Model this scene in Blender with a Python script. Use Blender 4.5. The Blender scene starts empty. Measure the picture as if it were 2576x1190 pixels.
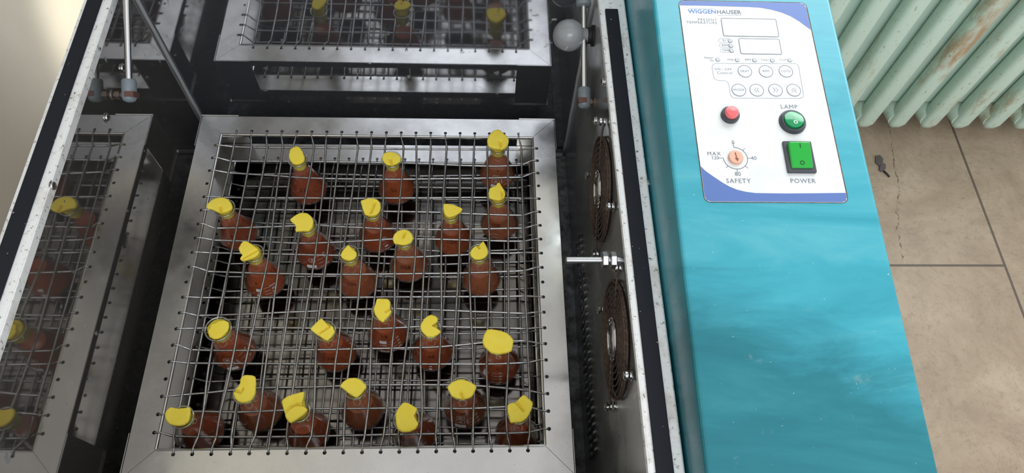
import bpy, math, random
from mathutils import Vector, Matrix
random.seed(7)
D = bpy.data
SC = bpy.context.scene
COL = SC.collection
PI = math.pi

# ------------------------------------------------------------------ camera model (photo measured as 2576 x 1190)
FPX = 1812.03
CAM = Vector((0.36586916, -0.60252342, 0.79029029))
RX = Vector((0.99878992, -0.02002574, 0.04491836))
UY = Vector((-0.00350162, 0.88206795, 0.47110919))
FW = Vector((0.04905536, 0.47069639, -0.88093046))

def ray(px, py):
    return FW + RX * ((px - 1288.0) / FPX) - UY * ((py - 595.0) / FPX)
def onz(px, py, z):
    d = ray(px, py); return CAM + d * ((z - CAM.z) / d.z)
def onx(px, py, x):
    d = ray(px, py); return CAM + d * ((x - CAM.x) / d.x)
def ony(px, py, y):
    d = ray(px, py); return CAM + d * ((y - CAM.y) / d.y)

# ------------------------------------------------------------------ object helpers
class MB:
    def __init__(s): s.v = []; s.f = []; s.m = []; s.cur = 0
    def add(s, vs, fs):
        o = len(s.v); s.v += [tuple(v) for v in vs]
        for f in fs: s.f.append(tuple(i + o for i in f)); s.m.append(s.cur)
    def box(s, a, b):
        (x0, y0, z0), (x1, y1, z1) = a, b
        s.add([(x0,y0,z0),(x1,y0,z0),(x1,y1,z0),(x0,y1,z0),(x0,y0,z1),(x1,y0,z1),(x1,y1,z1),(x0,y1,z1)],
              [(0,3,2,1),(4,5,6,7),(0,1,5,4),(1,2,6,5),(2,3,7,6),(3,0,4,7)])
    def tube(s, pts, r, n=8, cap=True):
        pts = [Vector(p) for p in pts]; rs = r if isinstance(r, (list, tuple)) else [r] * len(pts)
        vs = []; up = None
        for i, p in enumerate(pts):
            t = (pts[min(i+1, len(pts)-1)] - pts[max(i-1, 0)]).normalized()
            if up is None:
                up = Vector((0,0,1)) if abs(t.z) < .9 else Vector((1,0,0))
            a = (up - t * up.dot(t)).normalized(); b = t.cross(a); up = a
            for k in range(n):
                w = 2*PI*k/n; vs.append(p + (a*math.cos(w) + b*math.sin(w)) * rs[i])
        fs = []
        for i in range(len(pts)-1):
            for k in range(n):
                k2 = (k+1) % n; fs.append((i*n+k, i*n+k2, (i+1)*n+k2, (i+1)*n+k))
        if cap:
            fs.append(tuple(range(n))[::-1]); fs.append(tuple((len(pts)-1)*n + k for k in range(n)))
        s.add(vs, fs)
    def lathe(s, prof, n=32, M=None, capb=False, capt=False):
        M = M or Matrix.Identity(4); vs = []
        for r, z in prof:
            for k in range(n):
                w = 2*PI*k/n; vs.append(M @ Vector((r*math.cos(w), r*math.sin(w), z)))
        fs = []
        for i in range(len(prof)-1):
            for k in range(n):
                k2 = (k+1) % n; fs.append((i*n+k, i*n+k2, (i+1)*n+k2, (i+1)*n+k))
        if capb: fs.append(tuple(range(n))[::-1])
        if capt: fs.append(tuple((len(prof)-1)*n + k for k in range(n)))
        s.add(vs, fs)
    def ring(s, R, r, M=None, n=40, m=6):
        M = M or Matrix.Identity(4); vs = []; fs = []
        for i in range(n):
            a = 2*PI*i/n
            for k in range(m):
                b = 2*PI*k/m; q = R + r*math.cos(b)
                vs.append(M @ Vector((q*math.cos(a), q*math.sin(a), r*math.sin(b))))
        for i in range(n):
            for k in range(m):
                i2 = (i+1) % n; k2 = (k+1) % m
                fs.append((i*m+k, i2*m+k, i2*m+k2, i*m+k2))
        s.add(vs, fs)
    def prism(s, poly, off):
        """closed solid from a 3D polygon pushed along off"""
        n = len(poly); off = Vector(off)
        vs = [Vector(p) for p in poly] + [Vector(p) + off for p in poly]
        fs = [tuple(range(n)), tuple(range(n, 2*n))[::-1]]
        for i in range(n):
            j = (i+1) % n; fs.append((i, i+n, j+n, j))
        s.add(vs, fs)
    def build(s, name, mats, parent=None, smooth=False, loc=None, sharp=None):
        me = D.meshes.new(name); me.from_pydata(s.v, [], s.f); me.update()
        mats = mats if isinstance(mats, (list, tuple)) else [mats]
        for m in mats: me.materials.append(m)
        if len(mats) > 1: me.polygons.foreach_set('material_index', s.m)
        if smooth: me.polygons.foreach_set('use_smooth', [True]*len(me.polygons))
        if smooth and sharp: me.set_sharp_from_angle(angle=sharp)
        o = D.objects.new(name, me); COL.objects.link(o)
        if parent: o.parent = parent
        if loc is not None:
            o.location = loc
        return o

def empty(name, loc=(0,0,0)):
    o = D.objects.new(name, None); COL.objects.link(o); o.location = loc; o.empty_display_size = .02
    return o
def tag(o, label, cat, group=None):
    o['label'] = label; o['category'] = cat
    if group: o['group'] = group
    return o
def bevel(o, w, seg=2):
    m = o.modifiers.new('bevel', 'BEVEL'); m.width = w; m.segments = seg; m.limit_method = 'ANGLE'; m.angle_limit = .6
    return o
def recenter(o, loc):
    """move a world-space mesh's origin to loc"""
    o.data.transform(Matrix.Translation(-Vector(loc))); o.location = loc

# ------------------------------------------------------------------ materials
def mat(name, base=(.5,.5,.5), metal=0, rough=.5, coat=0, spec=.5, trans=0, ior=1.45, emit=None):
    m = D.materials.new(name); m.use_nodes = True
    b = m.node_tree.nodes['Principled BSDF']
    b.inputs['Base Color'].default_value = (*base, 1); b.inputs['Metallic'].default_value = metal
    b.inputs['Roughness'].default_value = rough; b.inputs['Coat Weight'].default_value = coat
    b.inputs['Coat Roughness'].default_value = .08
    b.inputs['Specular IOR Level'].default_value = spec; b.inputs['Transmission Weight'].default_value = trans
    b.inputs['IOR'].default_value = ior
    return m
def P(m): return m.node_tree.nodes['Principled BSDF']
def node(m, t, **kw):
    n = m.node_tree.nodes.new(t)
    for k, v in kw.items(): setattr(n, k, v)
    return n
def link(m, a, b): m.node_tree.links.new(a, b)
def coords(m, scale=(1,1,1), which='Object'):
    tc = node(m, 'ShaderNodeTexCoord'); mp = node(m, 'ShaderNodeMapping')
    mp.inputs['Scale'].default_value = scale
    link(m, tc.outputs[which], mp.inputs['Vector']); return mp.outputs['Vector']
def noise(m, scale, detail=4, rough=.6, vec=None, dist=0):
    n = node(m, 'ShaderNodeTexNoise'); n.inputs['Scale'].default_value = scale
    n.inputs['Detail'].default_value = detail; n.inputs['Roughness'].default_value = rough
    n.inputs['Distortion'].default_value = dist
    if vec is None: vec = coords(m)
    link(m, vec, n.inputs['Vector']); return n.outputs['Fac']
def ramp(m, fac, stops):
    r = node(m, 'ShaderNodeValToRGB'); e = r.color_ramp.elements
    while len(e) < len(stops): e.new(.5)
    for i, (p, c) in enumerate(stops):
        e[i].position = p; e[i].color = (*c, 1) if len(c) == 3 else c
    link(m, fac, r.inputs['Fac']); return r.outputs['Color']
def mixc(m, fac, a, b):
    n = node(m, 'ShaderNodeMix', data_type='RGBA')
    for s, x in ((n.inputs[0], fac), (n.inputs[6], a), (n.inputs[7], b)):
        if hasattr(x, 'is_output'): link(m, x, s)
        elif isinstance(x, (int, float)): s.default_value = x
        else: s.default_value = (*x, 1)
    return n.outputs[2]
def bump(m, h, strength=.3, dist=.001):
    b = node(m, 'ShaderNodeBump'); b.inputs['Strength'].default_value = strength; b.inputs['Distance'].default_value = dist
    link(m, h, b.inputs['Height']); link(m, b.outputs['Normal'], P(m).inputs['Normal'])
G = lambda v: (v, v, v)

M = {}
# stainless sheet of the rack frame: smudged, faintly scratched
m = M['frame'] = mat('stainless_sheet', (.62,.61,.59), 1, .2)
n1 = noise(m, 14, 6, .65); link(m, ramp(m, n1, [(.35, G(.12)), (.7, G(.34))]), P(m).inputs['Roughness'])
n2 = noise(m, 900, 2, .5); n3 = noise(m, 9, 4, .6)
spots = ramp(m, n2, [(.24, G(0)), (.3, G(1))])
link(m, mixc(m, spots, (.16,.13,.10), ramp(m, n3, [(.3, (.52,.51,.49)), (.7, (.62,.61,.59))])), P(m).inputs['Base Color'])
# polished cavity walls, with dried drops
m = M['mirror'] = mat('polished_steel', (.48,.475,.465), .88, .05)
n1 = noise(m, 60, 3, .5); n2 = noise(m, 5, 5, .6)
dr = ramp(m, n1, [(.66, G(0)), (.72, G(1))])
link(m, mixc(m, dr, ramp(m, n2, [(.3, G(.015)), (.75, G(.07))]), G(.3)), P(m).inputs['Roughness'])
link(m, mixc(m, dr, (.30,.31,.335), (.42,.43,.45)), P(m).inputs['Base Color'])
m = M['mirrorwarm'] = M['mirror'].copy(); m.name = 'polished_steel_warm'  # same steel, tint shifted warmer to tone the left wall's reflections
for n_ in m.node_tree.nodes:
    if n_.type == 'MIX' and abs(n_.inputs[6].default_value[0] - .30) < .01: n_.inputs[6].default_value = (.36,.345,.325,1)
m = M['darkwall'] = mat('stained_steel', (.34,.34,.335), .62, .2)
v = coords(m, (1, 1, .18)); n1 = noise(m, 90, 4, .6, v); n2 = noise(m, 7, 5, .6)
link(m, ramp(m, n2, [(.3, G(.12)), (.7, G(.38))]), P(m).inputs['Roughness'])
link(m, mixc(m, ramp(m, n1, [(.66, G(0)), (.7, G(1))]), ramp(m, n2, [(.3, (.24,.24,.24)), (.7, (.42,.435,.44))]), (.55,.55,.54)), P(m).inputs['Base Color'])
m = M['grime'] = mat('grimy_cavity_floor', (.03,.03,.03), 0, .5)
n1 = noise(m, 60, 6, .7); link(m, ramp(m, n1, [(.36, (.04,.04,.04)), (.56, (.19,.195,.20)), (.74, (.34,.34,.33))]), P(m).inputs['Base Color'])
m = M['plate'] = mat('platform_steel', (.42,.41,.40), 1, .1)
n1 = noise(m, 22, 5, .6); link(m, ramp(m, n1, [(.3, G(.03)), (.75, G(.2))]), P(m).inputs['Roughness'])
n2 = noise(m, 8, 4, .6); link(m, ramp(m, n2, [(.3, (.15,.14,.13)), (.7, (.28,.262,.245))]), P(m).inputs['Base Color'])
m = M['wire'] = mat('spring_steel', (.45,.45,.44), 1, .33)
n1 = noise(m, 130, 4, .6); link(m, ramp(m, n1, [(.3, (.27,.28,.295)), (.55, (.42,.42,.415)), (.74, (.34,.26,.19))]), P(m).inputs['Base Color'])
m = M['liner'] = mat('lid_liner_steel', (.34,.32,.29), 1, .3)
M['chrome'] = mat('chrome', (.66,.66,.67), 1, .09)
M['screw'] = mat('bright_screw', (.5,.5,.5), 1, .2)
M['probe'] = mat('dull_steel_rod', (.42,.42,.42), 1, .38)
m = M['rustguard'] = mat('rusty_fan_guard', (.07,.045,.035), 0, .75)
n1 = noise(m, 400, 3); link(m, ramp(m, n1, [(.35, (.035,.022,.017)), (.65, (.11,.07,.055))]), P(m).inputs['Base Color'])
bump(m, n1, .6, .0006)
M['black'] = mat('black_void', (.012,.012,.013), 0, .6)
M['fanplastic'] = mat('black_fan_plastic', (.02,.02,.02), 0, .4)
m = M['gasket'] = mat('black_foam_gasket', (.016,.018,.024), 0, .85, spec=.25)
n1 = noise(m, 700, 2); bump(m, n1, .4, .0005)
n2 = noise(m, 160, 2); link(m, ramp(m, n2, [(.72, (.016,.018,.024)), (.75, (.35,.34,.32))]), P(m).inputs['Base Color'])
# white enamel of the rim with dirt, chips
m = M['enamel'] = mat('white_enamel', (.72,.72,.70), 0, .4)
n1 = noise(m, 170, 6, .75); n2 = noise(m, 26, 5, .7)
dirt = ramp(m, n1, [(.35, G(1)), (.43, G(0))])
stain = ramp(m, n2, [(.52, G(0)), (.7, G(.6))])
c1 = mixc(m, stain, (.86,.87,.87), (.48,.42,.34))
link(m, mixc(m, dirt, c1, (.10,.08,.06)), P(m).inputs['Base Color']); bump(m, n1, .25, .0006)
m = M['teal'] = mat('teal_paint', (.03,.33,.41), 0, .32, coat=.22)
P(m).inputs['Coat Roughness'].default_value = .2
v = coords(m, (1.2, 5, 2)); n1 = noise(m, 4.5, 6, .62, v, .6); n2 = noise(m, 420, 2, .5); n3 = noise(m, 38, 4, .7)
base = ramp(m, n1, [(.3, (.004,.115,.15)), (.52, (.006,.15,.19)), (.72, (.015,.195,.235))])
# rear dust film with a wiped edge, lightened to paint in window glare
dust_glare = ramp(m, n1, [(.3, (.022,.25,.32)), (.52, (.035,.31,.39)), (.72, (.075,.36,.42))])
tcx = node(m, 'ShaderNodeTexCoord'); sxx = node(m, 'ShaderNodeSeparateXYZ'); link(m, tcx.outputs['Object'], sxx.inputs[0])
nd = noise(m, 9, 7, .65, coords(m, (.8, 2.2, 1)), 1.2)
def mth(op, a, b=None):
    n = node(m, 'ShaderNodeMath', operation=op)
    for q_, x in zip(n.inputs, (a, b)):
        if x is None: continue
        if hasattr(x, 'is_output'): link(m, x, q_)
        else: q_.default_value = x
    return n.outputs[0]
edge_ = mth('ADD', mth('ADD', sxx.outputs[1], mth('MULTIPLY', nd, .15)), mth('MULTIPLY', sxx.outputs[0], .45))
base = mixc(m, ramp(m, mth('ADD', edge_, .5), [(.41, G(0)), (.485, G(1))]), base, dust_glare)
sc = ramp(m, n3, [(.66, G(0)), (.74, G(.35))]); base = mixc(m, sc, base, (.19,.30,.30))
chip = ramp(m, n2, [(.765, G(0)), (.785, G(1))])
link(m, mixc(m, chip, base, (.50,.56,.52)), P(m).inputs['Base Color'])
link(m, ramp(m, n1, [(.3, G(.22)), (.7, G(.42))]), P(m).inputs['Roughness']); bump(m, noise(m, 260, 3), .08, .0006)
m = M['panel'] = mat('white_panel_film', (.83,.85,.85), 0, .35)
n1 = noise(m, 22, 5, .6); link(m, ramp(m, n1, [(.35, (.60,.615,.61)), (.6, (.70,.725,.725))]), P(m).inputs['Base Color'])
M['panelblue'] = mat('blue_panel_film', (.085,.15,.38), 0, .35)
M['display'] = mat('pale_display_window', (.76,.80,.80), 0, .12)
M['print'] = mat('grey_print', (.14,.16,.19), 0, .5)
M['printblue'] = mat('blue_print', (.10,.20,.48), 0, .5)
M['button'] = mat('pale_key', (.72,.77,.80), 0, .4)
m = M['rustedge'] = mat('rusted_cutout_edge', (.10,.07,.05), 0, .8)
n1 = noise(m, 200, 4); link(m, ramp(m, n1, [(.35, (.035,.034,.034)), (.66, (.15,.10,.065))]), P(m).inputs['Base Color'])
M['bezel'] = mat('dark_grey_plastic', (.045,.05,.06), 0, .35)
M['red'] = mat('red_lens', (.72,.13,.14), 0, .18, coat=.5)
M['green'] = mat('green_rocker', (.005,.25,.085), 0, .15, coat=.5)
M['greenbright'] = mat('bright_green_rocker', (.006,.33,.03), 0, .15, coat=.5)
M['marking'] = mat('pale_switch_mark', (.75,.85,.78), 0, .4)
M['markdark'] = mat('dark_switch_mark', (.01,.03,.012), 0, .4)
M['knob'] = mat('copper_pink_knob', (.66,.36,.26), 0, .4)
M['arrow'] = mat('brown_arrow', (.22,.07,.035), 0, .5)
M['caulk'] = mat('grey_sealant', (.34,.35,.36), 0, .6)
M['greyplastic'] = mat('grey_strut_fitting', (.20,.235,.26), 0, .35)
M['brown'] = mat('brown_clip', (.12,.055,.045), 0, .5)
M['rustynut'] = mat('dull_brown_nut', (.14,.11,.095), .7, .5)
# glass: thin clear shell
m = M['glass'] = D.materials.new('clear_glass'); m.use_nodes = True
nt = m.node_tree; nt.nodes.clear()
out = nt.nodes.new('ShaderNodeOutputMaterial'); tr = nt.nodes.new('ShaderNodeBsdfTransparent'); gl = nt.nodes.new('ShaderNodeBsdfGlossy')
tr.inputs['Color'].default_value = (.97,.98,.97,1); gl.inputs['Roughness'].default_value = .03
lw = nt.nodes.new('ShaderNodeLayerWeight'); lw.inputs['Blend'].default_value = .5
pw5 = nt.nodes.new('ShaderNodeMath'); pw5.operation = 'POWER'; pw5.inputs[1].default_value = 4.0; nt.links.new(lw.outputs['Facing'], pw5.inputs[0])
fr = nt.nodes.new('ShaderNodeMath'); fr.operation = 'MULTIPLY_ADD'; fr.inputs[1].default_value = .85; fr.inputs[2].default_value = .06; nt.links.new(pw5.outputs[0], fr.inputs[0])
mx = nt.nodes.new('ShaderNodeMixShader')
nt.links.new(fr.outputs[0], mx.inputs[0]); nt.links.new(tr.outputs[0], mx.inputs[1]); nt.links.new(gl.outputs[0], mx.inputs[2]); nt.links.new(mx.outputs[0], out.inputs['Surface'])
m = M['pane'] = m.copy(); m.name = 'smoked_lid_pane'; m.node_tree.nodes['Transparent BSDF'].inputs['Color'].default_value = (.22,.21,.20,1)
m = M['rim'] = M['glass'].copy(); m.name = 'thick_glass_rim'
for n_ in m.node_tree.nodes:
    if n_.type == 'MATH' and n_.operation == 'MULTIPLY_ADD': n_.inputs[1].default_value = .75; n_.inputs[2].default_value = .24
m.node_tree.nodes['Transparent BSDF'].inputs['Color'].default_value = (.86,.89,.86,1)
LIQ = []
for i, c in enumerate([(.31,.072,.032), (.37,.084,.030), (.37,.112,.050)]):
    m = mat('brown_culture_liquid', c, 0, .22, spec=.4)
    n1 = noise(m, 70, 3); link(m, ramp(m, n1, [(.3, tuple(x*.9 for x in c)), (.7, tuple(x*1.08 for x in c))]), P(m).inputs['Base Color'])
    LIQ.append(m)
M['flaskwhite'] = mat('white_print_and_glint', (.78,.78,.78), 0, .5)
M['ink'] = mat('dark_marker_ink', (.045,.012,.010), 0, .5)
m = M['foam'] = mat('yellow_foam', (.86,.66,.035), 0, .95, spec=.15)
n1 = noise(m, 1500, 2, .6); n2 = noise(m, 60, 3)
link(m, ramp(m, n2, [(.3, (.82,.635,.06)), (.7, (.87,.72,.11))]), P(m).inputs['Base Color']); bump(m, n1, .4, .0005)
m = M['bulb'] = mat('frosted_bulb_glass', (.42,.44,.46), 0, .12, spec=.6)
P(m).inputs['Transmission Weight'].default_value = .35
m = M['wall'] = mat('cream_wall_paint', (.70,.66,.56), 0, .75)
n1 = noise(m, 3, 5, .6); n2 = noise(m, 120, 3)
link(m, ramp(m, n1, [(.3, (.53,.485,.41)), (.7, (.62,.58,.50))]), P(m).inputs['Base Color']); bump(m, n2, .12, .002)
# stone floor with joints
m = M['floor'] = mat('beige_stone_tiles', (.45,.38,.3), 0, .4)
n1 = noise(m, 5, 8, .68, None, .5); n2 = noise(m, 60, 8, .8, None, .3); n3 = noise(m, 7, 10, .75, None, .8)
c = ramp(m, n1, [(.3, (.28,.21,.15)), (.55, (.39,.305,.22)), (.75, (.47,.385,.29))])
c = mixc(m, ramp(m, n2, [(.3, G(.75)), (.46, G(0))]), c, (.20,.14,.095))
c = mixc(m, ramp(m, n3, [(.492, G(0)), (.5, G(.55)), (.508, G(0))]), c, (.18,.13,.09))
tc = node(m, 'ShaderNodeTexCoord'); sx = node(m, 'ShaderNodeSeparateXYZ'); link(m, tc.outputs['Object'], sx.inputs[0])
def mathn(op, a, b=None, cl=False):
    n = node(m, 'ShaderNodeMath', operation=op); n.use_clamp = cl
    for s, x in zip(n.inputs, (a, b)):
        if x is None: continue
        if hasattr(x, 'is_output'): link(m, x, s)
        else: s.default_value = x
    return n.outputs[0]
JX, JY = 1.622, 0.120
lx = mathn('LESS_THAN', mathn('ABSOLUTE', mathn('SUBTRACT', sx.outputs[0], JX)), .0032)
ly = mathn('LESS_THAN', mathn('ABSOLUTE', mathn('SUBTRACT', sx.outputs[1], JY)), .0030)
ly = mathn('MULTIPLY', ly, mathn('LESS_THAN', sx.outputs[0], JX))
c = mixc(m, mathn('MULTIPLY', mathn('MAXIMUM', lx, ly), .85), c, (.07,.055,.045))
crk = mathn('SUBTRACT', mathn('SUBTRACT', mathn('SUBTRACT', sx.outputs[0], 1.316), mathn('MULTIPLY', sx.outputs[1], .21)), mathn('MULTIPLY', n1, .06))
cm = mathn('MULTIPLY', mathn('LESS_THAN', mathn('ABSOLUTE', crk), .0016), mathn('GREATER_THAN', sx.outputs[1], JY))
c = mixc(m, mathn('MULTIPLY', cm, mathn('GREATER_THAN', n2, .50)), c, (.14,.095,.07))
link(m, c, P(m).inputs['Base Color']); link(m, ramp(m, n1, [(.3, G(.3)), (.7, G(.5))]), P(m).inputs['Roughness'])
bump(m, n2, .15, .002)
m = M['radiator'] = mat('pale_green_radiator_paint', (.47,.60,.50), 0, .45)
v = coords(m, (1, 1, .45)); n1 = noise(m, 150, 6, .75, v, .5); n2 = noise(m, 11, 7, .7, coords(m, (1,1,.4)))
c = mixc(m, ramp(m, n1, [(.33, G(.85)), (.41, G(0))]), (.53,.655,.545), (.25,.20,.09))
c = mixc(m, ramp(m, n2, [(.55, G(0)), (.68, G(.8))]), c, (.36,.17,.055))
link(m, c, P(m).inputs['Base Color']); bump(m, n1, .3, .002)
m = M['radback'] = mat('green_radiator_web_paint', (.50,.64,.55), 0, .5)

# ------------------------------------------------------------------ text helper
_cache = {}
def text_mesh(s, size, align='CENTER', bold=0.0, spacing=1.0):
    key = (s, align, bold, spacing)
    if key not in _cache:
        cu = D.curves.new('lettering', 'FONT'); cu.body = s; cu.size = 1; cu.align_x = align; cu.align_y = 'CENTER'
        cu.offset = bold; cu.space_character = spacing; cu.resolution_u = 2
        ob = D.objects.new('lettering', cu); COL.objects.link(ob)
        dg = bpy.context.evaluated_depsgraph_get(); dg.update()
        me = D.meshes.new_from_object(ob.evaluated_get(dg))
        _cache[key] = ([(v.co.x, v.co.y) for v in me.vertices], [tuple(p.vertices) for p in me.polygons])
        D.objects.remove(ob); D.curves.remove(cu); D.meshes.remove(me)
    vs, fs = _cache[key]
    return [(x*size, y*size) for x, y in vs], fs

def ribbon2d(pts, w, closed=False):
    """polyline -> quad strip in 2D"""
    n = len(pts); L = []; R_ = []
    for i in range(n):
        a = pts[(i-1) % n] if closed or i > 0 else pts[i]; b = pts[(i+1) % n] if closed or i < n-1 else pts[i]
        dx, dy = b[0]-a[0], b[1]-a[1]; l = math.hypot(dx, dy) or 1
        nx, ny = -dy/l*w/2, dx/l*w/2
        L.append((pts[i][0]+nx, pts[i][1]+ny)); R_.append((pts[i][0]-nx, pts[i][1]-ny))
    vs = L + R_; fs = []
    for i in range(n if closed else n-1):
        j = (i+1) % n; fs.append((i, i+n, j+n, j))
    return vs, fs
def circ(cx, cy, r, n=24, a0=0, a1=2*PI):
    full = abs(a1-a0-2*PI) < 1e-6
    k = n if full else n+1
    return [(cx+r*math.cos(a0+(a1-a0)*i/n), cy+r*math.sin(a0+(a1-a0)*i/n)) for i in range(k)]
def rrect(x0, y0, x1, y1, r, n=4):
    o = []
    for cx, cy, a in ((x1-r, y1-r, 0), (x0+r, y1-r, PI/2), (x0+r, y0+r, PI), (x1-r, y0+r, 1.5*PI)):
        o += [(cx+r*math.cos(a+PI/2*i/n), cy+r*math.sin(a+PI/2*i/n)) for i in range(n+1)]
    return o

# ================================================================== SETTING
FZ = -0.70
def structure(o): o['kind'] = 'structure'; return o
b = MB(); b.box((-.35, -1.6, FZ-.05), (3.2, .95, FZ)); structure(b.build('floor', M['floor']))
b = MB(); b.box((-.30, -1.6, FZ), (-.215, .75, 2.2)); structure(b.build('wall_left', M['wall']))
b = MB(); WY = .68
b.box((-.215, WY, FZ), (3.2, WY+.2, .45)); b.box((-.215, WY, .45), (.25, WY+.2, 2.2)); b.box((.25, WY, 1.9), (3.2, WY+.2, 2.2)); b.box((2.6, WY, .45), (3.2, WY+.2, 1.9))
structure(b.build('wall_back', M['wall']))

# litter on the floor beside the console
q0, q1 = onz(2223, 430, FZ + .003), onz(2238, 445, FZ + .003)
w = MB(); w.tube([q0, q0.lerp(q1, .5) + Vector((0,0,.0006)), q1], .0022, 8)
o = w.build('stick', mat('black_stick', (.012,.011,.012), 0, .5), None, smooth=True); recenter(o, q0); tag(o, 'short black stick lying on the stone floor beside the console', 'stick')
w = MB(); pts = [(2203,392),(2214,390),(2222,399),(2221,409),(2229,414),(2228,424),(2219,431),(2212,428),(2213,417),(2203,408)]
top_ = [onz(x, y, FZ + .004) for x, y in pts]; bot_ = [Vector((p.x, p.y, FZ + .0002)) for p in top_]; cen = sum(top_, Vector())/len(top_) + Vector((0,0,.003))
n_ = len(pts); w.add(top_ + bot_ + [cen], [(i, (i+1) % n_, 2*n_) for i in range(n_)] + [(i, i+n_, (i+1) % n_ + n_, (i+1) % n_) for i in range(n_)])
o = w.build('scrap', mat('grey_crumpled_scrap', (.10,.085,.08), 0, .9), None); recenter(o, bot_[0]); tag(o, 'grey crumpled scrap on the stone floor touching the black stick', 'litter')

# ================================================================== INCUBATOR
XL, XR, YB, YF, ZF, ZR = -.0332, .5046, .0488, -.515, -.153, .200
RACK_W, RACK_D, BAND = .470, .4658, .02916
inc = tag(empty('shaking_incubator', (.30, -.235, FZ)),
          'teal and white laboratory shaking incubator with open lid, steel cavity and control console', 'incubator')
OFF = -Vector((.30, -.235, FZ))
def ib(mb, name, mats, parent=None, **kw):
    """build a mesh given in world space as a part (or sub-part) of the incubator"""
    o = mb.build(name, mats, parent or inc, **kw)
    if parent is None: o.location = OFF
    return o
def wall(a, c, mt):
    w = MB(); w.box(a, c); return ib(w, 'cavity_wall', mt)
T = .003
wall((XL-T, YF, ZF), (XL, YB, ZR-.004), M['mirrorwarm'])['label'] = 'polished left cavity wall mirroring the rack'
wall((XL-T, YB, ZF), (XR+T, YB+T, ZR-.004), M['mirror'])['label'] = 'polished rear cavity wall mirroring the rack'
wall((XL-T, YF-T, ZF), (XR+T, YF, ZR-.004), M['mirror'])
wall((XR, YF, ZF), (XR+T, YB, ZR-.004), M['darkwall'])['label'] = 'dull stained cavity wall carrying the fans'
w = MB(); w.box((XL-T, YF-T, ZF-.004), (XR+T, YB+T, ZF)); ib(w, 'cavity_floor', M['grime'])
# pedestal of the shaker drive under the platform
w = MB(); w.box((.13, -.36, ZF), (.34, -.11, -.091)); ib(w, 'shaker_pedestal', M['grime'])
# grimy ledge along the wall foot
w = MB(); w.box((XR-.014, YF, ZF), (XR, YB-.012, ZF+.006)); ib(w, 'cavity_ledge', M['grime'])
# outer cabinet
w = MB()
w.box((-.062, YF-.03, FZ+.03), (XL-T-.001, YB+.045, ZR-.004)); w.box((XR+T+.001, YF-.03, FZ+.03), (.534, YB+.045, ZR-.004))
w.box((XL-T-.001, YF-.03, FZ+.03), (XR+T+.001, YF-T-.001, ZR-.004)); w.box((XL-T-.001, YB+T+.001, FZ+.03), (XR+T+.001, YB+.045, ZR-.004))
w.box((XL-T-.001, YF-T-.001, FZ+.03), (XR+T+.001, YB+T+.001, ZF-.0045))
for fx in (-.03, .5):
    for fy in (YF, YB): w.tube([(fx, fy, FZ), (fx, fy, FZ+.032)], .02, 16)
cab = ib(w, 'cabinet', M['enamel'])
# rim: folded enamel frame round the opening
w = MB()
def rimbox(a, c): w.box(a, c)
rimbox((-.062, YF-.03, ZR-.004), (XL, YB+.045, ZR)); rimbox((XR, YF-.03, ZR-.004), (.5325, YB+.045, ZR))
rimbox((XL, YB, ZR-.004), (XR, YB+.045, ZR)); rimbox((XL, YF-.03, ZR-.004), (XR, YF, ZR))
rimbox((XL-.0005, YF, ZR-.010), (XL+.0012, YB, ZR+.0004)); rimbox((XR-.0014, YF, ZR-.007), (XR+.0004, YB, ZR+.0006))
rim = ib(w, 'rim', M['enamel']); bevel(rim, .0008, 2)
for x0, x1, y0, y1 in ((-.0565, -.0418, YF-.02, YB+.03), (.5092, .5236, YF-.02, .0017)):
    w = MB(); w.box((x0, y0, ZR), (x1, y1, ZR+.0035)); g = ib(w, 'gasket', M['gasket'], rim); bevel(g, .0008)
# sealant beads in the two back corners
for sx, cx in ((1, XL), (-1, XR)):
    w = MB(); n = 9; pts = []
    for k in range(14):
        z = ZF+.004 + (ZR-.02-ZF)*k/13; pts.append((cx + sx*(.0016+.0003*math.sin(k*2.1)), YB-.0016, z))
    w.tube(pts, [.0024+.0002*math.sin(k*1.7) for k in range(14)], 10); ib(w, 'corner_sealant', M['caulk'], smooth=True)
w = MB(); w.tube([(XL+.004, YB-.003, ZF+.004), (XR-.004, YB-.003, ZF+.004)], .004, 8); ib(w, 'corner_sealant', M['caulk'], smooth=True)
def AX(p, x):  # frame whose z axis points along +-X
    return Matrix.Translation(p) @ Matrix.Rotation(PI/2*(1 if x > 0 else -1), 4, 'Y')
def screw(mb, p, sx, r=.0042):
    mb.lathe([(r*1.35, 0), (r*1.35, .0008), (r, .001), (r*.92, .0022), (r*.5, .0032), (.0001, .0034)], 16, AX(Vector(p), sx))
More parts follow.
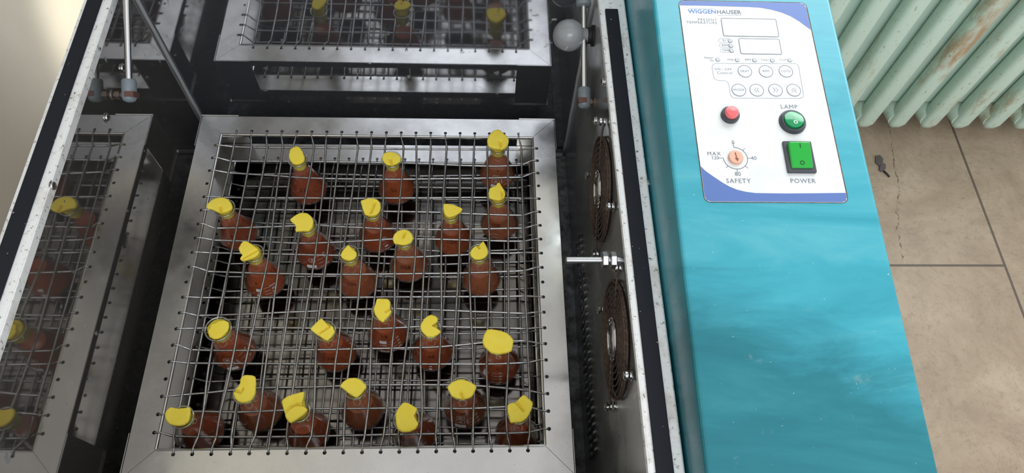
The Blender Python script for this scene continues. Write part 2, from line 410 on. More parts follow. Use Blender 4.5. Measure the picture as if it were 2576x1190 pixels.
# fans
for cy, cz in ((-.1855, .1205), (-.361, .1255)):
    c = Vector((XR-.0004, cy, cz))
    w = MB(); w.lathe([(.057, 0), (.0001, .0002)], 40, AX(c, -1)); op = ib(w, 'fan_opening', M['black'])
    w = MB(); Mf = AX(c + Vector((-.0012, 0, 0)), -1)
    w.lathe([(.021, 0), (.021, .003), (.019, .0042), (.0001, .0044)], 28, Mf)
    for k in range(7):
        a0 = 2*PI*k/7; q = [Mf @ Vector((r*math.cos(a0+a), r*math.sin(a0+a), h)) for r, a, h in ((.020, 0, .0006), (.054, .12, .0006), (.054, .62, .0028), (.020, .7, .0028))]
        w.prism(q, (-.0007, 0, 0))
    ib(w, 'fan_rotor', M['fanplastic'], op)
    w = MB(); Mg = AX(c + Vector((-.0046, 0, 0)), -1)
    for k in range(8): w.ring(.0575 - .0062*k, .0009, Mg, 48, 6)
    for k in range(4):
        a = PI/4 + PI/2*k; d = Vector((0, math.cos(a), math.sin(a))); e = c + Vector((-.0046, 0, 0))
        w.tube([e + d*.013, e + d*.0575, e + d*.066 + Vector((.001, 0, 0)), e + d*.0735 + Vector((.003, 0, 0))], .0013, 6)
    w.ring(.0575, .0014, AX(c + Vector((-.0025, 0, 0)), -1), 48, 6)
    gd = ib(w, 'fan_guard', M['rustguard'], smooth=True)
    w = MB(); w.lathe([(.0135, .0), (.0135, .001), (.0001, .0012)], 20, Mg)
    for k in range(2): w.ring(.017 + .004*k, .0008, AX(c + Vector((-.0058, 0, 0)), -1), 30, 6)
    ib(w, 'guard_hub', M['chrome'], gd, smooth=True, sharp=.6)
    for k in range(4):
        a = PI/4 + PI/2*k; w = MB(); q = c + Vector((-.0012, math.cos(a)*.0745, math.sin(a)*.0745))
        screw(w, q, -1, .0038); w.tube([q, q + Vector((-.0048, 0, 0))], .0021, 10); w.lathe([(.0045, 0), (.0045, .002), (.003, .0034), (.0001, .0036)], 14, AX(q + Vector((-.0042, 0, 0)), -1))
        ib(w, 'guard_screw', M['screw'], gd, smooth=True, sharp=.6)
# pressed louvres low on the fan wall
w = MB()
for row in range(2):
    for k in range(30):
        y = -.150 - .0096*k; z = -.052 - .026*row + .004*math.sin(k*.2)
        w.prism([(XR, y, z+.010), (XR, y-.0030, z+.010), (XR, y-.0050, z-.010), (XR, y-.0020, z-.010)], (-.0035, -.002, 0))
ib(w, 'louver_vent', M['grime'])
# probe rod with two hex nuts
pb = onx(1570, 652, XR); py_, pz_ = pb.y, pb.z - .002
tipx = .4495
w = MB(); w.tube([(XR, py_, pz_), (tipx+.001, py_, pz_), (tipx, py_, pz_)], [.0031, .0031, .0022], 16); pr = ib(w, 'temperature_probe', M['probe'], smooth=True, sharp=.6)
for x0, x1, r in ((.4835, .4895, .0080), (.4915, .4975, .0080)):
    w = MB(); w.lathe([(r*.85, 0), (r, .0008), (r, x1-x0-.0008), (r*.85, x1-x0)], 6, AX(Vector((x0, py_, pz_)), 1), True, True); ib(w, 'hex_nut', M['probe'], pr)
# loose wall screws
for q, x, s in (((1519,205),XR,-1), ((1498,303),XR,-1), ((1549,1022),XR,-1), ((268,296),XL,1), ((131,468),XL,1), ((307,172),XL,1)):
    w = MB(); screw(w, onx(*q, x), s); ib(w, 'wall_screw', M['screw'], smooth=True, sharp=.6)
# gas struts
LIDH = Vector((0, .098, .205)); la = math.radians(92); LD = Vector((0, math.cos(la), math.sin(la)))
for (fx, qa, qb, wx, s) in ((-.0152, (325,232), (319,20), XL, 1), (.4925, (1470,250), (1468,20), XR, -1)):
    A = onx(*qa, fx); Bp = onx(*qb, fx); d = (Bp - A).normalized()
    # end of the strut where it meets the inner face of the lid
    nrm = Vector((0, -LD.z, LD.y)); t = (LIDH + nrm*.012 - A).dot(nrm) / d.dot(nrm); t = min(t, .34)
    w = MB(); w.tube([A, A + d*t], .0001); st = ib(w, 'gas_strut', M['chrome'])
    w = MB(); w.tube([A + d*.012, A + d*(t*.62 if fx < 0 else (Bp - A).length*1.04)], .0038, 16); ib(w, 'piston_rod', M['chrome'], st, smooth=True, sharp=.6)
    w = MB(); k0 = t*.62 if fx < 0 else (Bp - A).length*1.025
    w.tube([A + d*(k0-.001), A + d*k0, A + d*(k0+.004), A + d*(t-.02), A + d*t], [.006, .0088, .0094, .0094, .006], 20); ib(w, 'strut_cylinder', M['greyplastic'], st, smooth=True, sharp=.7)
    w = MB(); w.tube([A - d*.011, A - d*.0095, A - d*.006, A + d*.012, A + d*.014], [.003, .0062, .0078, .0078, .0066], 20); ib(w, 'end_fitting', M['greyplastic'], st, smooth=True, sharp=.8)
    side = Vector((-s if False else s*1.0, 0, 0)); up = Vector((1,0,0)).cross(d).normalized()
    if up.z < 0: up = -up
    w = MB(); cc = A - d*.003
    u = Vector((1,0,0)); w.prism([cc + u*a_ + d*b_ - up*.006 for a_, b_ in (((-.002, .0032), (.0081, .0032), (.0081, -.0028), (-.002, -.0028)) if fx < 0 else ((-.0081, .0032), (.002, .0032), (.002, -.0028), (-.0081, -.0028)))], up*.0142); ib(w, 'fitting_clip', M['brown'], st)
    w = MB(); yw, zw = A.y - d.y*.003, A.z - d.z*.003
    w.tube([(wx, yw, zw), (fx, yw, zw)], .0034, 12); w.lathe([(.0052, 0), (.0052, .005)], 6, AX(Vector((wx + s*.004, yw, zw)), s), True, True); w.lathe([(.0062, 0), (.0055, .0015), (.004, .002)], 20, AX(Vector((wx, yw, zw)), s), True, True)
    ib(w, 'ball_stud', M['rustynut'], st, smooth=True, sharp=.5)
# lid swung open behind the cavity (above the picture)
w = MB(); LL = .60
def lidpt(x, a, h): return Vector((x, 0, 0)) + LIDH + LD*a + Vector((0, -LD.z, LD.y))*h
def lidbar(x0, x1, a0, a1, h0=-.012, h1=.012):
    w.add([lidpt(x, a, h) for h in (h0, h1) for x, a in ((x0,a0),(x1,a0),(x1,a1),(x0,a1))], [(0,3,2,1),(4,5,6,7),(0,1,5,4),(1,2,6,5),(2,3,7,6),(3,0,4,7)])
lidbar(-.062, .06, 0, LL); lidbar(.41, .532, 0, LL); lidbar(.06, .41, 0, .15); lidbar(.06, .41, LL-.12, LL)
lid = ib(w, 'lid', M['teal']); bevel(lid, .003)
w = MB(); lidbar(-.045, .06, .02, LL-.02, .012, .0145); lidbar(.41, .515, .02, LL-.02, .012, .0145); lidbar(.06, .41, .02, .15, .012, .0145); lidbar(.06, .41, LL-.12, LL-.02, .012, .0145); ib(w, 'lid_liner', M['liner'], lid)
w = MB(); lidbar(.06, .41, .15, LL-.12, -.002, .002); ib(w, 'lid_pane', M['pane'], lid)
w = MB(); w.tube([(-.05, LIDH.y-.003, LIDH.z-.002), (.52, LIDH.y-.003, LIDH.z-.002)], .006, 12); ib(w, 'lid_hinge', M['screw'])

# ------------------------------------------------------------------ control console
CS, C0 = .09825, .29534          # top plane z = CS*y + C0
def onpl(px, py):
    d = ray(px, py); t = (CS*CAM.y + C0 - CAM.z) / (d.z - CS*d.y); return CAM + d*t
def topz(y): return CS*y + C0
CX0, CX1, CYB, CYF = .536, .7133, .11, -.60
w = MB()
prof = [(CYB, FZ+.01), (CYB, topz(CYB)), (CYF, topz(CYF)), (CYF, FZ+.01)]
w.prism([(CX0, y, z) for y, z in prof], (CX1-CX0, 0, 0))
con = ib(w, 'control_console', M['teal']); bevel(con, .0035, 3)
w = MB(); screw(w, onx(1628, 462, CX0), -1, .004); ib(w, 'console_screw', M['screw'], con, smooth=True, sharp=.6)
SL = math.atan(CS); NRM = Vector((0, -math.sin(SL), math.cos(SL)))
def pl(x, y, h=0):               # point on the console top, lifted h
    return Vector((x, y, topz(y))) + NRM*h
def px2(px, py):                 # photo pixel -> (x, y) on the console top
    p = onpl(px, py); return (p.x, p.y)
def flat(mb, vs, fs, h):
    mb.add([pl(x, y, h) for x, y in vs], fs)
def fpoly(mb, poly, h, h0=None):
    if h0 is None: mb.add([pl(x, y, h) for x, y in poly], [tuple(range(len(poly)))])
    else: mb.prism([pl(x, y, h0) for x, y in poly], NRM*(h-h0))
PX0, PX1, PY0, PY1 = .5615, .6870, -.2886, -.0736
w = MB(); fpoly(w, rrect(PX0-.0007, PY0-.0005, PX1+.0013, PY1+.0011, .006), .0002, -.001); edge = ib(w, 'panel_cutout_edge', M['rustedge'], con)
w = MB(); fpoly(w, rrect(PX0, PY0, PX1, PY1, .005, 6), .0006, -.001); panel = ib(w, 'control_panel', M['panel'])
tag_l = lambda o, s: o.__setitem__('label', s)
# blue corners
w = MB()
top = [px2(*q) for q in ((1709,14.5),(1770,15.5),(1841,17.6),(1880,18.6),(1912,20.5),(1940,25.5),(1965,32.5),(1988,42),(2010,55),(2026,67),(2036,76))]
top[0] = (PX0+.0002, top[0][1]); top[-1] = (PX1-.0002, top[-1][1])
rc = [(PX1-.0002, PY1-.006), (PX1-.0015, PY1-.0016), (PX1-.006, PY1-.0002), (PX0+.005, PY1-.0002), (PX0+.001, PY1-.0015)]
fpoly(w, top + rc, .00075); ib(w, 'panel_trim', M['panelblue'], panel); w = MB()
bot = [px2(*q) for q in ((1761,419),(1773,430),(1787,440),(1803,451),(1818,461),(1835,470.5),(1853,478),(1876,483.5),(1900,486.6),(1975,487.6),(2050,487),(2119,486))]
bot[0] = (PX0+.0002, bot[0][1]); bot[-1] = (PX1-.0002, bot[-1][1])
fpoly(w, bot + [(PX1-.0002, PY0+.005), (PX1-.0015, PY0+.0015), (PX1-.005, PY0+.0002), (PX0+.005, PY0+.0002), (PX0+.0015, PY0+.0015), (PX0+.0002, PY0+.005)], .00075)
ib(w, 'panel_trim', M['panelblue'], panel)
# printed matter
pr_ = MB(); prb = MB(); H = .0008; LET = []
def ptext(mb, s, c, width=None, size=None, align='CENTER', bold=0.0, spacing=1.0, h=H):
    vs, fs = text_mesh(s, 1.0, align, bold, spacing)
    xs = [v[0] for v in vs]; k = size or width/(max(xs)-min(xs))
    flat(mb, [(c[0]+x*k, c[1]+y*k) for x, y in vs], fs, h)
def pline(mb, pts, wd, closed=False, h=H):
    vs, fs = ribbon2d(pts, wd, closed); flat(mb, vs, fs, h)
def pw(a, b): return abs(px2(*a)[0] - px2(*b)[0])
ptext(prb, 'WIGGEN', px2(1766, 30.5), pw((1731,30),(1801,30)), bold=.02)
ptext(pr_, 'HAUSER', px2(1833, 32), pw((1803,30),(1864,30)), bold=.02)
pline(prb, [px2(1732,22.5), px2(1797,22.5)], .0003); pline(pr_, [px2(1803,39.5), px2(1864,40)], .0003)
ptext(pr_, 'PRESENT', px2(1803,51.5), size=.0041, align='RIGHT', bold=0, spacing=1.2)
ptext(pr_, 'TEMPERATURE', px2(1804,59), size=.0041, align='RIGHT', bold=0, spacing=1.15)
def box_px(tl, br, r=.0015):
    a, c = px2(*tl), px2(*br); return rrect(min(a[0],c[0]), min(a[1],c[1]), max(a[0],c[0]), max(a[1],c[1]), r)
for tl, br in (((1813,47.5),(1959,94)), ((1857,98.5),(1966,138))):
    w = MB(); fpoly(w, box_px(tl, br), .0009, .0003); ib(w, 'display_window', M['display'], panel)
    pline(pr_, box_px(tl, br), .0007, True, .0010)
leds = []
for s, y, x0, x1 in (('SV',103.5,1806.5,1842), ('RPM',116,1808.5,1844), ('TIME',128.5,1810.5,1846)):
    a, c = px2(x0, y-5), px2(x1, y+5); pline(pr_, rrect(a[0], c[1], c[0], a[1], (a[1]-c[1])/2*.98), .00028, True)
    ptext(pr_, s, px2((x0*.55+x1*.45)-1, y), size=.0034, bold=0); leds.append((px2(x1-6, y)))
for s, x, y, lx_ in (('Heater\nOn',1805,151,1795), ('Heat',1854,152,1846), ('RPM',1897.6,152.5,1889), ('Timer',1942,153,1934), ('Cool',1986,152.5,1978)):
    ptext(pr_, s, px2(lx_, y-1), size=.0032, align='RIGHT', bold=0); leds.append(px2(x, y))
for c in leds:
    w = MB(); Ml = Matrix.Translation(pl(*c, .0007)) @ Matrix.Rotation(SL, 4, 'X')
    w.lathe([(.0018, 0), (.0018, .0004), (.0013, .0009), (.0001, .0011)], 16, Ml); ib(w, 'indicator_light', M['button'], panel, smooth=True)
    pline(pr_, circ(*c, .0020, 20), .0006, True)
    a = .0009; pline(pr_, [(c[0]+a*.8, c[1]+a), (c[0]-a*.6, c[1]), (c[0]+a*.8, c[1]-a)], .0005, h=.0019)
ib(pr_, 'panel_lettering', M['print'], panel); pr_ = MB()
# outline of the key field
kp = [px2(*q) for q in ((1800,160.5),(2001,161.5),(2006,164),(2008.5,169),(2020.5,240),(2019,246),(2013,248.5),(1846,248),(1840,245),(1837.5,240),(1832.5,213),(1829.5,207),(1823,204.5),(1806,203.5),(1798,200),(1794.5,194),(1790.6,170),(1792.5,164))]
pline(pr_, kp, .00032, True)
ptext(pr_, 'ON / OFF', px2(1840,176), size=.0036, align='RIGHT', bold=0, spacing=1.1); ptext(pr_, 'Control', px2(1842,185), size=.0041, align='RIGHT', bold=0, spacing=1.1)
for s, x, y in (('HEAT',1873,180.7), ('RPM',1926,181), ('COOL',1976,180.7), ('MODE',1858,227.8), ('<<',1902.8,228), ('>>',1950,228), ('^',1995.8,228)):
    c = px2(x, y); w = MB(); fpoly(w, circ(*c, .0064, 28), .0009, .0003); ib(w, 'membrane_key', M['button'], panel)
    pline(pr_, circ(*c, .0064, 32), .0006, True, .0010)
    if s in ('<<', '>>', '^'):
        for k in (-1, 1):
            if s == '^': q = [(-.0024, -.0006+k*.0011-.0011), (0, .0012+k*.0011-.0004), (.0024, -.0006+k*.0011-.0011)]
            else:
                g = -1 if s == '<<' else 1
                q = [(k*.0012-g*.0009, .0024), (k*.0012+g*.0010, 0), (k*.0012-g*.0009, -.0024)]
            pline(pr_, [(c[0]+x_, c[1]+y_) for x_, y_ in q], .0005, h=.0011)
    else: ptext(pr_, s, c, size=.0036, bold=0, h=.0011)
ib(pr_, 'key_field_lettering', M['print'], panel); pr_ = MB()
ptext(pr_, 'LAMP', px2(1984,270), size=.0060, bold=0, spacing=1.15); ib(pr_, 'switch_lettering', M['print'], panel); pr_ = MB(); ptext(pr_, 'POWER', px2(2019,456.5), size=.0062, bold=0, spacing=1.1)
ib(pr_, 'switch_lettering', M['print'], panel); pr_ = MB()
ptext(pr_, 'SAFETY', px2(1857,456.5), size=.0062, bold=0, spacing=1.1)
ptext(pr_, '0', px2(1843.5,359.5), size=.0054); ptext(pr_, '40', px2(1895.5,399), size=.0054); ptext(pr_, '80', px2(1855.5,439), size=.0056)
ptext(pr_, 'MAX', px2(1795.5,388), size=.0054, bold=0, spacing=1.15); ptext(pr_, '120', px2(1798.5,398.5), size=.0047)
sc_ = px2(1849.4, 398.8); RS = .0108
pline(pr_, circ(*sc_, RS, 40, PI/2, -PI), .0006)
for k, a in enumerate((90, 45, 0, -45, -90, -135, -180)):
    a = math.radians(a); pline(pr_, [(sc_[0]+r*math.cos(a), sc_[1]+r*math.sin(a)) for r in (RS, RS+(.0045 if k in (0,6) else .0032))], .0005)
po = ib(pr_, 'dial_lettering', M['print'], panel); pbo = ib(prb, 'panel_logo', M['printblue'], panel)
def onpanel(c, h=0): return Matrix.Translation(pl(*c, h)) @ Matrix.Rotation(SL, 4, 'X')
# red push button
c = px2(1835, 292.5)
w = MB(); w.lathe([(.0084, 0), (.0084, .003), (.0076, .0044), (.0062, .0044), (.0062, .003)], 32, onpanel(c, .0005)); rb = ib(w, 'push_button', M['bezel'], panel, smooth=True, sharp=.7)
w = MB(); w.lathe([(.0061, .003), (.0061, .0072), (.0054, .0084), (.0001, .0088)], 32, onpanel(c, .0005)); ib(w, 'push_button_lens', M['red'], panel, smooth=True, sharp=.7)
# round lamp switch
c = px2(1992, 309)
w = MB(); w.lathe([(.0124, 0), (.0122, .0018), (.0104, .0040), (.0092, .0040), (.0090, .002)], 40, onpanel(c, .0005)); ib(w, 'lamp_switch_bezel', M['bezel'], panel, smooth=True, sharp=.7)
w = MB(); Mr = onpanel(c, .0005) @ Matrix.Rotation(-.12, 4, 'X'); w.lathe([(.0088, .001), (.0088, .0050), (.0080, .0056), (.0001, .0058)], 36, Mr)
rk = ib(w, 'lamp_switch_rocker', M['green'], panel, smooth=True, sharp=.7)
def rmark(Mx, kind, cx, cy, s, mt, wd):
    q = MB()
    vs, fs = ribbon2d([(cx, cy-s), (cx, cy+s)], wd) if kind == '|' else ribbon2d(circ(cx, cy, s, 20), wd, True)
    q.add([Mx @ Vector((x, y, .0062)) for x, y in vs], fs); ib(q, 'switch_marking', mt, panel)
rmark(Mr, 'O', 0, -.0042, .0015, M['marking'], .0008); rmark(Mr, '|', 0, .0026, .0012, M['marking'], .0004)
# square power switch
a, c2 = px2(1965.5, 358.5), px2(2051, 438); cx_ = (px2(1965.5,358.5)[0]+px2(2037,358.5)[0])/2*.5 + (px2(1979.5,438)[0]+px2(2052,438)[0])/2*.5
cy_ = (a[1]+c2[1])/2; hw = pw((1979.5,438),(2052,438))/2; hh = (a[1]-c2[1])/2
w = MB(); fpoly(w, rrect(cx_-hw, cy_-hh, cx_+hw, cy_+hh, .0012), .0032, .0004); o = ib(w, 'power_switch_bezel', M['bezel'], panel); bevel(o, .0007)
w = MB(); rw, rh = hw*.76, hh*.80
q = [pl(cx_+x*rw, cy_+y*rh+.0004, h) for h, pts in ((.0025, 1), ) for x, y in ((-1,-1),(1,-1),(1,1),(-1,1))] + [pl(cx_+x*rw*.96, cy_+y*rh*.97+.0004, .0048 if y < 0 else .0078) for x, y in ((-1,-1),(1,-1),(1,1),(-1,1))]
w.add(q, [(0,3,2,1),(4,5,6,7),(0,1,5,4),(1,2,6,5),(2,3,7,6),(3,0,4,7)]); o = ib(w, 'power_switch_rocker', M['greenbright'], panel); bevel(o, .0012, 3)
def prk(x, y): return pl(cx_+x, cy_+y+.0004, .00655 + .0015*y/rh)
for kind, yy in (('|', .0080), ('O', -.0078)):
    vs, fs = ribbon2d([(0, yy-.0021), (0, yy+.0021)], .0007) if kind == '|' else ribbon2d(circ(0, yy, .0017, 20), .0006, True)
    q = MB(); q.add([prk(x, y) for x, y in vs], fs); ib(q, 'switch_marking', M['markdark'], panel)
# safety dial
w = MB(); w.lathe([(.0067, 0), (.0066, .0022), (.0060, .0028), (.0001, .0028)], 32, onpanel(sc_, .0006)); ib(w, 'safety_dial', M['knob'], panel, smooth=True, sharp=.6)
w = MB()
for vs, fs in (ribbon2d([(-.0006, .0042), (.0002, -.002)], .0010), ([(-.0018, -.0012), (.0020, -.0017), (.0005, -.0048)], [(0, 2, 1)])):
    w.add([onpanel(sc_, .0006) @ Vector((x, y, .0030)) for x, y in vs], fs)
ib(w, 'dial_arrow', M['arrow'], panel)

# ================================================================== LIGHT BULB (screwed into the fan wall)
bp = ony(1431, 89, .0125); fx = XR - .0005
bulb = tag(empty('light_bulb', (fx, bp.y, bp.z)), 'unlit frosted globe light bulb on the cavity wall behind the right gas strut', 'light bulb')
L0 = Vector((fx, bp.y, bp.z))
def lb(mb, name, mt, **kw):
    o = mb.build(name, mt, bulb, **kw); o.location = -L0; return o
w = MB(); R0 = .0190; dx = fx - bp.x; prof = []
for k in range(19):
    a = PI*.5 - (PI*1.5-.62)*0 - k/18*(PI - .62); prof.append((max(R0*math.cos(a), .0001), R0*math.sin(a)))
prof = [(max(R0*math.sin(t), .0001), dx + R0*math.cos(t)) for t in [k/18*(PI-.55) for k in range(19)]]
prof += [(.0092, dx-R0*.98), (.0086, dx-R0*1.15), (.0086, .006)]
w.lathe(prof[::-1], 32, AX(L0, -1)); lb(w, 'bulb_globe', M['bulb'], smooth=True)
w = MB(); w.lathe([(.0125, 0), (.0125, .002), (.0095, .0026), (.0095, .007), (.0075, .0072)], 28, AX(L0, -1)); lb(w, 'lamp_socket', M['black'], smooth=True, sharp=.6)

# ================================================================== RACK
rack0 = Vector((.235, -.233, -.088))
rack = tag(empty('flask_rack', rack0), 'square stainless steel shaker rack with two layers of woven spring wire', 'rack')
def rb_(mb, name, mt, **kw):
    o = mb.build(name, mt, rack, **kw); o.location = -rack0; return o
NW = 20; PITCH = .01965
HXB = [.0485 + PITCH*i for i in range(NW)]                 # hole x along back/front bands
HYL = [-.0473 - (.4185-.0473)/(NW-1)*i for i in range(NW)] # hole y along side bands
HB, HF, HL, HR = -.0237, -.4413, .0243, .4457
def band(corner, ax, inn, length, holes, zt):
    """one mitred sheet band: corner = outer start, ax = along, inn = inward; holes = (along, inward)"""
    w = MB(); ax = Vector(ax); inn = Vector(inn); c = Vector(corner); g = .0003
    def q(a, i): return c + ax*a + inn*i + Vector((0,0,zt))
    hw = PITCH*.47; cells = sorted(holes); last = BAND
    i0, i1 = .0, BAND
    w.add([q(g, 0), q(cells[0][0]-hw, 0), q(cells[0][0]-hw, i1), q(BAND+g, i1)], [(0,1,2,3)])
    for k, (a, i) in enumerate(cells):
        a0, a1 = a-hw, a+hw; n = 12; r = .0021
        hv = [q(a + r*math.cos(2*PI*(j+.5)/n), i + r*math.sin(2*PI*(j+.5)/n)) for j in range(n)]
        vs = [q(a0, i0), q(a1, i0), q(a1, i1), q(a0, i1)] + hv
        # side ngons: right (hole idx 10..1), top, left, bottom
        def arc(s, e):
            o = []; j = s
            while True:
                o.append(4 + j % n)
                if j % n == e % n: break
                j += 1
            return o
        w.add(vs, [tuple([2, 1][::-1] + arc(n-2, 1)[::-1])[::-1] if False else tuple([1, 2] + arc(10, 1)[::-1]),
                   tuple([2, 3] + arc(1, 4)[::-1]), tuple([3, 0] + arc(4, 7)[::-1]), tuple([0, 1] + arc(7, 10)[::-1])])
        if k < len(cells)-1:
            w.add([q(a1, i0), q(cells[k+1][0]-hw, i0), q(cells[k+1][0]-hw, i1), q(a1, i1)], [(0,1,2,3)])
    a1 = cells[-1][0]+hw
    w.add([q(a1, 0), q(length-g, 0), q(length-BAND-g, i1), q(a1, i1)], [(0,1,2,3)])
    dn = Vector((0,0,-1))
    w.add([q(g,0), q(length-g,0), q(length-g,0)+dn*.010, q(g,0)+dn*.010], [(0,1,2,3)])
    w.add([q(BAND+g,i1), q(length-BAND-g,i1), q(length-BAND-g,i1)+dn*.0042, q(BAND+g,i1)+dn*.0042], [(0,1,2,3)])
    w.tube([q(BAND+.001, BAND+.0002)+dn*.0004, q(length-BAND-.001, BAND+.0002)+dn*.0004], .0013, 8)
    o = rb_(w, 'frame_band', M['frame']); s = o.modifiers.new('thickness', 'SOLIDIFY'); s.thickness = .0010; s.offset = 0
    return o
for zt in (0, -.0625):
    band((0,0,0), (1,0,0), (0,-1,0), RACK_W, [(x, -HB) for x in HXB], zt)
    band((0,-RACK_D,0), (1,0,0), (0,1,0), RACK_W, [(x, RACK_D+HF) for x in HXB], zt)
    band((0,0,0), (0,-1,0), (1,0,0), RACK_D, [(-y, HL) for y in HYL], zt)
    band((RACK_W,0,0), (0,-1,0), (-1,0,0), RACK_D, [(-y, RACK_W-HR) for y in HYL], zt)
for cx, cy, sx, sy in ((0,0,1,-1), (RACK_W,0,-1,-1), (0,-RACK_D,1,1), (RACK_W,-RACK_D,-1,1)):
    w = MB(); g = .0009; t = .0013; Lp = .0483
    a = (cx - sx*g, cy - sy*g)
    pts = [(a[0]-sx*t, a[1]-sy*t), (a[0]+sx*Lp, a[1]-sy*t), (a[0]+sx*Lp, a[1]), (a[0], a[1]), (a[0], a[1]+sy*Lp), (a[0]-sx*t, a[1]+sy*Lp)]
    w.prism([(x, y, -.0850) for x, y in pts], (0, 0, .0862)); bevel(rb_(w, 'corner_post', M['frame']), .0004, 1)
w = MB(); w.box((-.004, -RACK_D-.004, -.088), (RACK_W+.004, .004, -.0852)); rb_(w, 'platform_plate', M['plate'])

# spring wires: measured photo columns of the upper layer
VROWS = [371, 447, 498, 653, 748, 820, 915, 975, 1035, 1098]
VW = [
 [587.3,571.8,559,526,506.7,492.8,473.2,461.8,449.5,437.5],
 [632.5,620,610,578.3,559,543,526.2,518,511.7,498.6],
 [672,659,648,615.5,606.6,599.3,582.5,570,555,544.3],
 [712,700.6,694,673.7,652.6,638,616.7,604,592.4,581.8],
 [737.3,729,721,703,690,681.5,668.9,661.5,654.4,641.3],
 [790.3,778.4,767.5,743,730,719.5,705.6,698,691,679.6],
 [819.6,814.7,810,791,775,763.5,747,737.4,727.5,721],
 [854.7,846.5,840,821.2,808.8,799.5,793.6,792,789.7,782.4],
 [900.7,890.6,884,860.5,856.4,856.4,843.2,839,831.5,820],
 [934.6,925.6,920,909.5,901.6,892.7,879,872,867.4,864],
 [968.5,964.8,964.5,952.8,942.4,935.5,931.7,930,925.3,917],
 [1015.3,1011,1006,993.6,993,991.3,981.6,976.5,972.6,964.4],
 [1047.6,1047.6,1048,1044,1033.7,1028,1016.5,1010.3,1004.5,1002.7],
 [1083.8,1079.4,1077.5,1067.5,1063,1059,1058,1061,1062.2,1058],
 [1123.8,1118.5,1114.5,1109.8,1110.7,1109.5,1105,1102,1099.8,1095.7],
 [1156,1157,1157.7,1154.7,1149.4,1145,1138.6,1135.5,1135.7,1139.5],
 [1192.7,1189.5,1187.4,1181,1183,1186,1190.5,1193.8,1191,1190],
 [1225.7,1226.5,1227.3,1232.5,1229.6,1227,1224.7,1225.6,1227.8,1232],
 [1277.5,1278,1278.3,1278.6,1279.4,1279.7,1278.6,1275.8,1272.7,1276.8],
 [1311.3,1313,1314.2,1320,1321.8,1325.8,1329,1332.4,1333,1331.4]]
HW = {
 0: [(587,369),(632,370.8),(712,371.6),(790,372),(900,373),(968,374.3),(1048,375),(1124,375.7),(1190,376),(1278,376.5),(1311,376.8)],
 1: [(580,405.5),(632,405.7),(712,405.8),(790,406.6),(900,408),(1048,410.7),(1124,414.5),(1190,417),(1250,418),(1311,415.6)],
 2: [(572,434.3),(620,437.6),(700,442.5),(730,445),(778,447.7),(846,449.8),(925,450.7),(1011,451),(1118,449.5),(1190,448.7),(1278,446.6),(1313,446)],
 3: [(559,496.5),(610,497.7),(694,497.7),(768,498),(884,499),(1006,498.2),(1115,497.7),(1187,497),(1228,497),(1278,498),(1320,499)],
 4: [(560,526),(600,526),(648,527.5),(720,527.8),(800,528.8),(880,530),(964,531.6),(1048,533),(1110,534.4),(1187,538),(1228,539.4),(1278,541),(1318,541.4)],
 5: [(540,574),(610,572.8),(650,571.5),(700,570),(745,568),(810,567.5),(880,571.5),(920,573),(960,575),(1048,576.4),(1110,577.6),(1187,576.4),(1230,575.6),(1278,574.3),(1320,574)],
 6: [(540,604),(590,605.8),(650,607.7),(700,609.8),(750,612),(800,611),(860,608.5),(920,605.4),(960,602.8),(990,601.2),(1048,601),(1110,602),(1155,603.3),(1187,604.6),(1230,605.4),(1278,606.6),(1320,606.6)],
 7: [(530,636),(590,637),(650,638.4),(700,639.2),(750,640.3),(800,641.6),(860,642.4),(930,644),(1000,646.5),(1048,646.5),(1110,643.3),(1155,641.6),(1187,640),(1240,637),(1270,637.5),(1320,635)],
 8: [(525,682.6),(570,684.6),(650,687.5),(720,688.6),(775,689.5),(856,690.3),(960,689.5),(1044,688.3),(1110,687.8),(1150,687.2),(1185,686.2),(1230,684.6),(1279,682.6),(1320,681)],
 9: [(506,748.6),(606,748.6),(690,748.3),(775,748.1),(856,748),(942,747.6),(1033,747),(1110,746.5),(1185,746.2),(1279,745.4),(1322,744.6)],
 10: [(495,793.5),(550,792.7),(600,791),(640,789.4),(690,787),(730,785),(775,783.4),(808,781.7),(856,779.6),(900,778.2),(942,777.3),(1000,776.6),(1033,778),(1063,778.8),(1110,780.4),(1149,781.6),(1183,783.4),(1230,785),(1279,787),(1322,788.3)],
 11: [(490,825.8),(540,824.4),(600,823.9),(640,824.2),(720,824.7),(790,825.5),(880,825.3),(930,826.3),(981,825.3),(1020,823.4),(1060,821.2),(1110,821.7),(1150,822.6),(1190,823.4),(1225,824.3),(1279,825.5),(1327,827)],
 12: [(480,880),(530,881.3),(585,881.7),(670,881.3),(750,880.4),(795,879.8),(845,879),(880,877.8),(930,877),(985,876),(1020,875.2),(1057,874.4),(1105,872.4),(1140,869.5),(1190,864.6),(1215,862),(1290,857.8),(1325,858)],
 13: [(473,913.5),(526,914),(582,914.4),(670,915),(750,915.5),(843,915.6),(930,915.7),(1015,915),(1058,915.7),(1140,916),(1190,916.3),(1225,915.7),(1279,914.4),(1329,912)],
 14: [(455,993.6),(515,988.8),(560,983.9),(590,981),(660,975.7),(740,974.6),(790,973.6),(830,972),(870,970.3),(930,968.6),(1010,967.8),(1102,968),(1150,968.6),(1210,971),(1235,973),(1280,977.5),(1327,982)],
 15: [(440,1041),(490,1035.4),(515,1035.5),(600,1036.8),(654,1034.7),(700,1032.8),(790,1028.4),(870,1027.9),(925,1027.5),(975,1026.7),(1010,1026.3),(1062,1026.6),(1100,1027),(1136,1027.6),(1190,1027.4),(1228,1025.4),(1270,1023.5),(1333,1024.5)],
 16: [(435,1097),(470,1098.3),(500,1098.8),(580,1099.3),(640,1099.3),(720,1098.8),(782,1098),(820,1097),(864,1095.9),(917,1094.7),(964,1093.6),(1003,1093),(1058,1092),(1139,1091),(1190,1090.7),(1232,1090.3),(1277,1089.8),(1331,1087.4)]}
